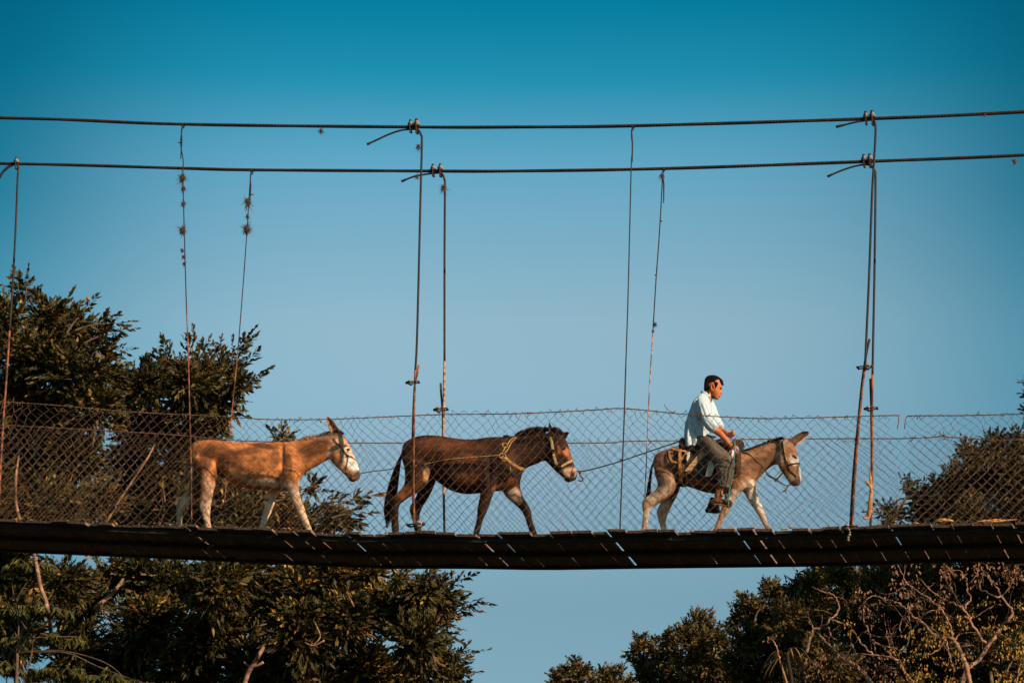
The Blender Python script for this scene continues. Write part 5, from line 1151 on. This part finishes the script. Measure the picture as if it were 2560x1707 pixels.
# visible pale stems in the left wood
def stem(pts,Y,r0,r1,label,parent):
    q=smooth_path([D(p[0],p[1],Y+(p[2] if len(p)>2 else 0)) for p in pts],5); mb=MB(); mb.tube(q,list(np.linspace(r0,r1,len(q))),9); tag(mb.build('limb',M_BARKP,parent),label)
stem([(76,1262,1),(84,1300),(94,1350),(104,1375),(110,1405),(116,1440,4),(118,1500,6)],3.8,.026,.032,'pale upright limb just under the bridge',TC)
stem([(384,975,3),(360,1010,1),(340,1050),(300,1110),(255,1180),(214,1262),(190,1292),(172,1310,2),(150,1350,5)],10.6,.014,.022,'pale slanting limb behind the fence',TA)
stem([(282,1330,2),(276,1340),(258,1362),(240,1378),(226,1388),(215,1400,3)],5.6,.022,.03,'short pale limb under the bridge',TC)
stem([(50,1010,2),(38,1080),(36,1140),(42,1180),(55,1215)],8.0,.016,.026,'thin crooked limb behind the fence',TA)
stem([(608,1480,2),(600,1495),(585,1520),(570,1545),(556,1590)],5.4,.026,.036,'forked pale limb low down',TC)
stem([(560,1520),(575,1530),(590,1528),(605,1520)],5.4,.014,.02,'forked pale limb low down',TC)
stem([(720,1480),(735,1462),(728,1440),(720,1425,1)],5.2,.008,.014,'bare pink twig',TC)
stem([(700,1475),(720,1482),(745,1470)],5.2,.010,.012,'bare pink twig',TC)
stem([(575,1460,1),(590,1440),(612,1432)],5.2,.008,.010,'bare pink twig',TC)
stem([(795,1360,1),(806,1378),(812,1392)],5.0,.010,.012,'bare pink twig',TC)

# ---- right side hill trees
R1=[(2340,1020,34),(2290,1030,42),(2235,1045,38),(2200,1085,36),(2330,1090,60),(2265,1100,60),(2205,1130,45),(2150,1115,26),(2170,1165,50),(2110,1140,30),(2090,1108,14),(2120,1185,42),(2065,1180,22),(2035,1165,13),(2040,1195,18),(2240,1185,60),(2330,1180,70),(2400,1100,80),(2400,1200,90),(2200,1225,50),(2450,1050,60),(2510,1130,100),(2640,1200,110)]
p0=D(2260,1200,27)
tree('round_tree','rounded olive green tree behind the fence at the right edge',R1,27,gbase(p0.x,27),PAL_RIGHT,.105,.022,.34,10,210,41,depth=1.2,spikes=[(2060,1180,2012,1160),(2060,1190,2010,1180),(2100,1150,2075,1105),(2230,1050,2215,1015),(2290,1020,2285,1000)],gaps=[(2050,1150,6)],droop=.05)
R4=[(1885,1325,34),(1850,1340,26),(1830,1365,30),(1925,1315,28),(1960,1335,40),(1875,1385,52),(1940,1400,60),(2010,1350,50),(2070,1330,50),(2140,1340,60),(2240,1340,65),(2330,1340,65),(1820,1420,50),(1870,1460,60),(1980,1450,70),(2080,1420,75),(2180,1430,80),(2290,1430,80),(2360,1440,70),(1900,1540,80),(2020,1540,85),(2150,1540,90),(2280,1540,90),(2380,1540,80),(2050,1290,40),(2150,1280,40),(2270,1280,50),(2400,1300,80),(1950,1640,120),(2200,1650,120),(2500,1380,100),(2500,1540,110),(2650,1460,120)]
p0=D(2000,1500,29)
tree('dense_tree','large dark tree under the right end of the bridge behind the pale bare branches',R4,30,gbase(p0.x,30),PAL_RIGHT,.105,.024,.36,10,340,42,depth=1.6,gaps=[(2050,1360,8),(1955,1375,6),(1975,1310,6)],droop=.05,trunk_r=.12)
R3=[(1772,1362,26),(1762,1345,14),(1790,1375,26),(1722,1392,28),(1705,1380,14),(1700,1420,30),(1745,1420,45),(1790,1430,55),(1720,1470,45),(1780,1500,65),(1700,1520,50),(1830,1540,70),(1740,1580,70),(1850,1470,50)]
p0=D(1750,1560,33)
tree('hillside_tree','tree with ragged knobbly top stepping down from the right wood',R3,33,gbase(p0.x,33),PAL_RIGHT,.11,.026,.30,9,260,43,depth=1.1,group='trees on the right hillside',spikes=[(1765,1370,1758,1338),(1770,1365,1782,1340),(1715,1390,1702,1370)],gaps=[(1755,1450,7),(1815,1480,6)],droop=.05)
R3b=[(1606,1425,24),(1590,1445,28),(1628,1448,28),(1575,1465,26),(1610,1480,42),(1655,1475,26),(1545,1468,20),(1540,1450,12),(1565,1505,36),(1640,1520,45),(1600,1560,60),(1668,1560,45),(1672,1440,12)]
p0=D(1610,1560,36)
tree('hillside_tree','middle tree of the right hillside with an open fan-shaped top',R3b,36,gbase(p0.x,36),PAL_RIGHT,.11,.026,.30,9,290,44,depth=1.1,group='trees on the right hillside',spikes=[(1600,1430,1592,1405),(1610,1430,1606,1404),(1615,1430,1628,1408)],gaps=[(1595,1470,6),(1570,1500,8),(1650,1495,7),(1560,1520,6)],droop=.05)
R3c=[(1472,1466,14),(1478,1480,18),(1462,1492,16),(1448,1504,10),(1508,1466,9),(1500,1490,16),(1525,1478,14),(1475,1520,22),(1515,1515,24),(1540,1495,18),(1490,1550,34),(1540,1550,36),(1500,1600,50)]
p0=D(1500,1560,37)
tree('hillside_tree','small open crowned tree left of the fan-topped tree on the hillside',R3c,37,gbase(p0.x,37),PAL_RIGHT,.11,.026,.26,8,340,45,depth=1.0,group='trees on the right hillside',gaps=[(1490,1500,8),(1510,1480,5)],droop=.05,limb_r=.04)
R2=[(1323,1522,13),(1310,1535,16),(1340,1540,15),(1285,1545,15),(1275,1560,16),(1330,1560,22),(1380,1545,12),(1402,1540,12),(1425,1542,10),(1400,1562,22),(1360,1565,18),(1440,1565,16),(1300,1590,40),(1400,1600,45)]
p0=D(1350,1580,48)
tree('hillside_tree','lowest far umbrella-shaped tree at the bottom edge, farthest left of the right wood',R2,50,gbase(p0.x,50),PAL_RIGHT,.13,.032,.30,7,420,46,depth=.8,group='trees on the right hillside',droop=.0,limb_r=.05)
R5=[(2362,880,10),(2368,905,16),(2362,940,10),(2366,960,14),(2375,990,16),(2400,930,40)]
p0=D(2420,1000,26)
tree('sprig_tree','few leaves of a tree entering at the right edge above the fence',R5,26,gbase(p0.x,26),PAL_RIGHT,.11,.024,.3,8,240,47,droop=.05,trunk_r=.12)

# ---- bare tangled shrubs in front of the right wood
def bare_shrub(label, root, seed, n_main, L0, Y, aim, r0=.06, leaves=PAL_YEL, nleaf=500, lsz=.06, levels=4):
    rr=random.Random(seed); r=np.random.default_rng(seed); rp=D(root[0],root[1],Y); t=thing('bare_shrub',label,'shrub',tuple(rp),'pale bare shrubs below the bridge at right'); m=MB(); tips=[]
    def grow(p,d,L,rad,lv):
        n=max(4,int(L/.16)); q=[p]; dd=d.copy()
        for i in range(n):
            dd=(dd+Vector((rr.gauss(0,.26),rr.gauss(0,.18),rr.gauss(0,.22)))+Vector((0,0,.04))).normalized(); q.append(q[-1]+dd*(L/n))
        q2=smooth_path(q,2); m.tube(q2,list(np.linspace(rad,rad*.55,len(q2))),5 if lv<3 else 4)
        tips.extend([tuple(x) for x in q[1:]])
        if lv<levels:
            for k in range(rr.choice([2,3,3])):
                i=rr.randrange(max(1,len(q)//3),len(q)); b=(dd+Vector((rr.gauss(0,.8),rr.gauss(0,.5),rr.gauss(.1,.7)))).normalized()
                grow(q[i],b,L*rr.uniform(.5,.8),rad*.55,lv+1)
    for k in range(n_main):
        d=Vector((aim[0]+rr.gauss(0,.35),rr.gauss(0,.35),aim[1]+rr.gauss(0,.25))).normalized(); grow(rp,d,L0*rr.uniform(.8,1.2),r0,0)
    m.build('branches',M_BARKP,t)
    if nleaf:
        T=np.array(tips); idx=r.choice(len(T),nleaf); c=T[idx]+r.normal(0,.14,(nleaf,3)); leaf_mesh('leaves',c,r.normal(0,.5,(nleaf,3))+np.array([0,0,-.8]),np.full(nleaf,lsz)*r.uniform(.6,1.2,nleaf),np.full(nleaf,lsz*.28),pick(leaves,nleaf,r)*r.uniform(.5,1.1,(nleaf,1)),t)
Q=lambda x,y,Y: P(1920+x/2.386,1050+y/2.386,Y)
def traced_shrub(label, seed, Y, brs, leaf_areas, twigs=2.2):
    rr=random.Random(seed); r=np.random.default_rng(seed); b0=Q(*brs[0][0][0],Y); t=thing('bare_shrub',label,'shrub',(b0.x,b0.y,b0.z-1.5),'pale bare shrubs below the bridge at right'); m=MB()
    m.tube(smooth_path([b0-Vector((-.3,0,1.6)),b0-Vector((-.2,0,.8)),b0],4),brs[0][1]*.66,6)
    def twig(p,d,L,rad,lv):
        q=[p]; dd=d.copy(); n=max(3,int(L/.10))
        for i in range(n): dd=(dd+Vector((rr.gauss(0,.22),rr.gauss(0,.2),rr.gauss(.02,.22)))).normalized(); q.append(q[-1]+dd*L/n)
        m.tube(q,list(np.linspace(rad,rad*.4,len(q))),4)
        if lv<2:
            for k in range(rr.choice([1,2,2])): twig(q[rr.randrange(1,len(q))],(dd+Vector((rr.gauss(0,.7),rr.gauss(0,.4),rr.gauss(0,.6)))).normalized(),L*rr.uniform(.4,.7),rad*.6,lv+1)
    for k,(pts,r0,r1) in enumerate(brs):
        yo=rr.uniform(-.25,.25); q=smooth_path([Q(x+rr.uniform(-4,4),y+rr.uniform(-4,4),Y+yo+rr.uniform(-.08,.08)) for x,y in pts],6)
        q=[p+Vector((rr.gauss(0,.009),0,rr.gauss(0,.009))) for p in q]
        m.tube(q,[w*rr.uniform(.88,1.12) for w in np.linspace(r0*.66,r1*.72,len(q))],6); L=sum((b-a).length for a,b in zip(q,q[1:]))
        for i in range(int(L*twigs)):
            f=rr.uniform(.15,1); a=q[int(f*(len(q)-1))]; tn=(q[min(len(q)-1,int(f*(len(q)-1))+1)]-q[max(0,int(f*(len(q)-1))-1)]).normalized()
            twig(a,(tn*.6+Vector((rr.gauss(0,.8),rr.gauss(0,.4),rr.gauss(.25,.7)))).normalized(),rr.uniform(.25,.75),max(.0055,r1*.45),0)
    m.build('branches',M_BARKP,t); A=None
    for x0,y0,x1,y1,n,pal in leaf_areas:
        nc=max(4,n//9); cx=r.uniform(x0,x1,nc); cy=r.uniform(y0,y1,nc); k=r.integers(0,nc,n)
        S=np.array([tuple(Q(cx[i]+r.normal(0,16),cy[i]+r.normal(0,14),Y+r.uniform(-.5,.3))) for i in k])
        ar=[S,r.normal(0,.5,(n,3))+np.array([0,0,-.9]),np.full(n,.062)*r.uniform(.6,1.3,n),np.full(n,.016)*r.uniform(.7,1.2,n),pick(pal,n,r)*r.uniform(.45,1.15,(n,1))]
        A=ar if A is None else [np.concatenate([x,y]) for x,y in zip(A,ar)]
    leaf_mesh('leaves',*A,t)
traced_shrub('pale bare shrub leaning left with a thick snaking limb, left of the yellow leaved tangle',81,22,[([(640,1600),(610,1567),(560,1500),(500,1450),(430,1415),(390,1360),(330,1310),(290,1260),(240,1205)],.075,.022),
 ([(235,1385),(245,1310),(270,1255),(320,1225),(370,1190),(410,1150),(420,1110),(400,1050),(350,1030)],.05,.016),([(370,1190),(440,1205),(490,1225)],.022,.010),([(360,1225),(375,1280),(410,1310)],.022,.012),
 ([(515,1430),(518,1370),(500,1330),(495,1260)],.035,.014),([(350,1030),(300,1010),(265,990)],.014,.008),([(270,1130),(330,1140),(380,1150)],.012,.012)],
 [(180,1400,720,1580,420,PAL_DRY),(480,1000,640,1250,90,PAL_DRY),(280,1150,520,1400,50,PAL_YEL)],1.5)
traced_shrub('thin pink stemmed shrub arching left in the middle of the undergrowth, bare at the tips',82,21.6,[([(880,1600),(860,1567),(820,1500),(780,1440),(720,1415),(640,1400),(570,1350),(530,1290)],.05,.018),
 ([(820,1500),(760,1430),(690,1350),(620,1310),(600,1265),(570,1180),(570,1110),(590,1060),(640,1045)],.035,.012),([(690,1350),(760,1365),(820,1372)],.02,.014),([(580,1260),(650,1285),(740,1290),(765,1270)],.02,.008),
 ([(790,1290),(785,1220),(820,1140),(835,1090)],.02,.012),([(640,1400),(640,1360),(620,1320)],.02,.012),([(760,1430),(720,1330),(700,1240),(690,1150)],.016,.008)],
 [(520,1000,860,1240,110,PAL_DRY),(760,1250,960,1560,240,PAL_YEL),(620,1440,900,1580,160,PAL_DRY)],1.8)
traced_shrub('widest bare shrub, its long branches sweeping up left above clusters of yellow leaves',83,21.2,[([(1210,1600),(1190,1480),(1160,1410),(1110,1310),(1040,1300),(980,1270),(920,1210),(860,1160),(800,1110),(740,1080),(640,1045)],.07,.014),
 ([(1110,1310),(1090,1230),(1040,1130),(980,1080),(930,1045),(870,1000),(830,970),(800,920),(770,860)],.03,.012),([(1300,1335),(1230,1240),(1200,1170),(1150,1120),(1090,1090),(1030,1060),(960,1000),(900,940)],.04,.012),
 ([(1170,1130),(1190,1090),(1210,1060),(1185,1010),(1180,960),(1150,900)],.026,.010),([(1060,1310),(1080,1390),(1110,1500)],.03,.014),([(1060,1310),(1010,1370),(960,1400)],.035,.014),([(820,1375),(850,1250),(840,1170),(860,1100)],.018,.010),([(1110,1310),(1140,1270),(1175,1210)],.016,.008),([(900,1180),(960,1140),(1040,1130)],.014,.010)],
 [(880,1150,1220,1580,520,PAL_YEL),(740,850,1080,1110,330,PAL_DRY),(1050,860,1250,1000,90,PAL_DRY)],2.2)
traced_shrub('tall bare shrub at the right edge with one thick limb curved like a hook',84,21.8,[([(1150,1600),(1180,1490),(1260,1420),(1340,1310),(1390,1230),(1440,1180),(1450,1140),(1400,1060),(1370,1010),(1320,950),(1270,870)],.07,.012),
 ([(1400,1060),(1340,1040),(1270,1010),(1260,950),(1240,880)],.022,.010),([(1390,1060),(1440,990),(1475,930),(1500,880)],.022,.010),([(1230,1180),(1280,1140),(1330,1115)],.018,.010),([(1480,1600),(1500,1480),(1540,1380),(1570,1200)],.03,.012),([(1527,960),(1490,920),(1450,900)],.016,.01)],
 [(1330,1220,1600,1600,560,PAL_YEL),(1200,850,1560,980,260,PAL_DRY),(1260,1060,1560,1250,90,PAL_YEL)],1.8)
traced_shrub('small pale forked snag standing left of the spiky plant',85,21.5,[([(70,1430),(60,1380),(30,1320),(-5,1290)],.03,.012),([(30,1320),(50,1290),(40,1270)],.012,.006)],[(0,1280,60,1330,8,PAL_DRY)],1.0)
# long-leaved spiky plant
def spiky(u,v,Y,n,L,seed):
    rr=random.Random(seed); c=D(u,v,Y); t=thing('spiky_plant','spiky plant with long drooping strap leaves low at the right, left of the bare branches','plant',tuple(c-Vector((0,0,2.2))))
    m=MB(); m.tube(smooth_path([c-Vector((0.1,0,2.2)),c-Vector((-.1,0,1)),c],5),list(np.linspace(.045,.035,11)),8); m.build('stem',M_BEAM,t)
    ml_=mat('strap_leaf',(.24,.15,.04),(.07,.055,.02),.6,6,spec=.5)
    for i in range(n):
        a=rr.uniform(0,6.28); up=rr.uniform(-.2,1.1); d=Vector((math.cos(a),math.sin(a)*.8,0)); l=L*rr.uniform(.7,1.2); V=[];F=[]; k=8; w=rr.uniform(.022,.036); sd=Vector((-d.y,d.x,0)).normalized()
        for j in range(k):
            f=j/(k-1); p=c+d*l*f*.8+Vector((0,0,up*l*f-(.9+.5*up)*l*f*f)); ww=w*(1-f)**.6*(.5+f*2 if f<.25 else 1); V+=[p-sd*ww+Vector((0,0,ww*.4)),p-Vector((0,0,ww*.3)),p+sd*ww+Vector((0,0,ww*.4))]
        for j in range(k-1):
            o=j*3; F+=[(o,o+1,o+4,o+3),(o+1,o+2,o+5,o+4)]
        MB().add(V,F).build('leaf',ml_,t)
spiky(1808,1505,21.5,26,.62,71)
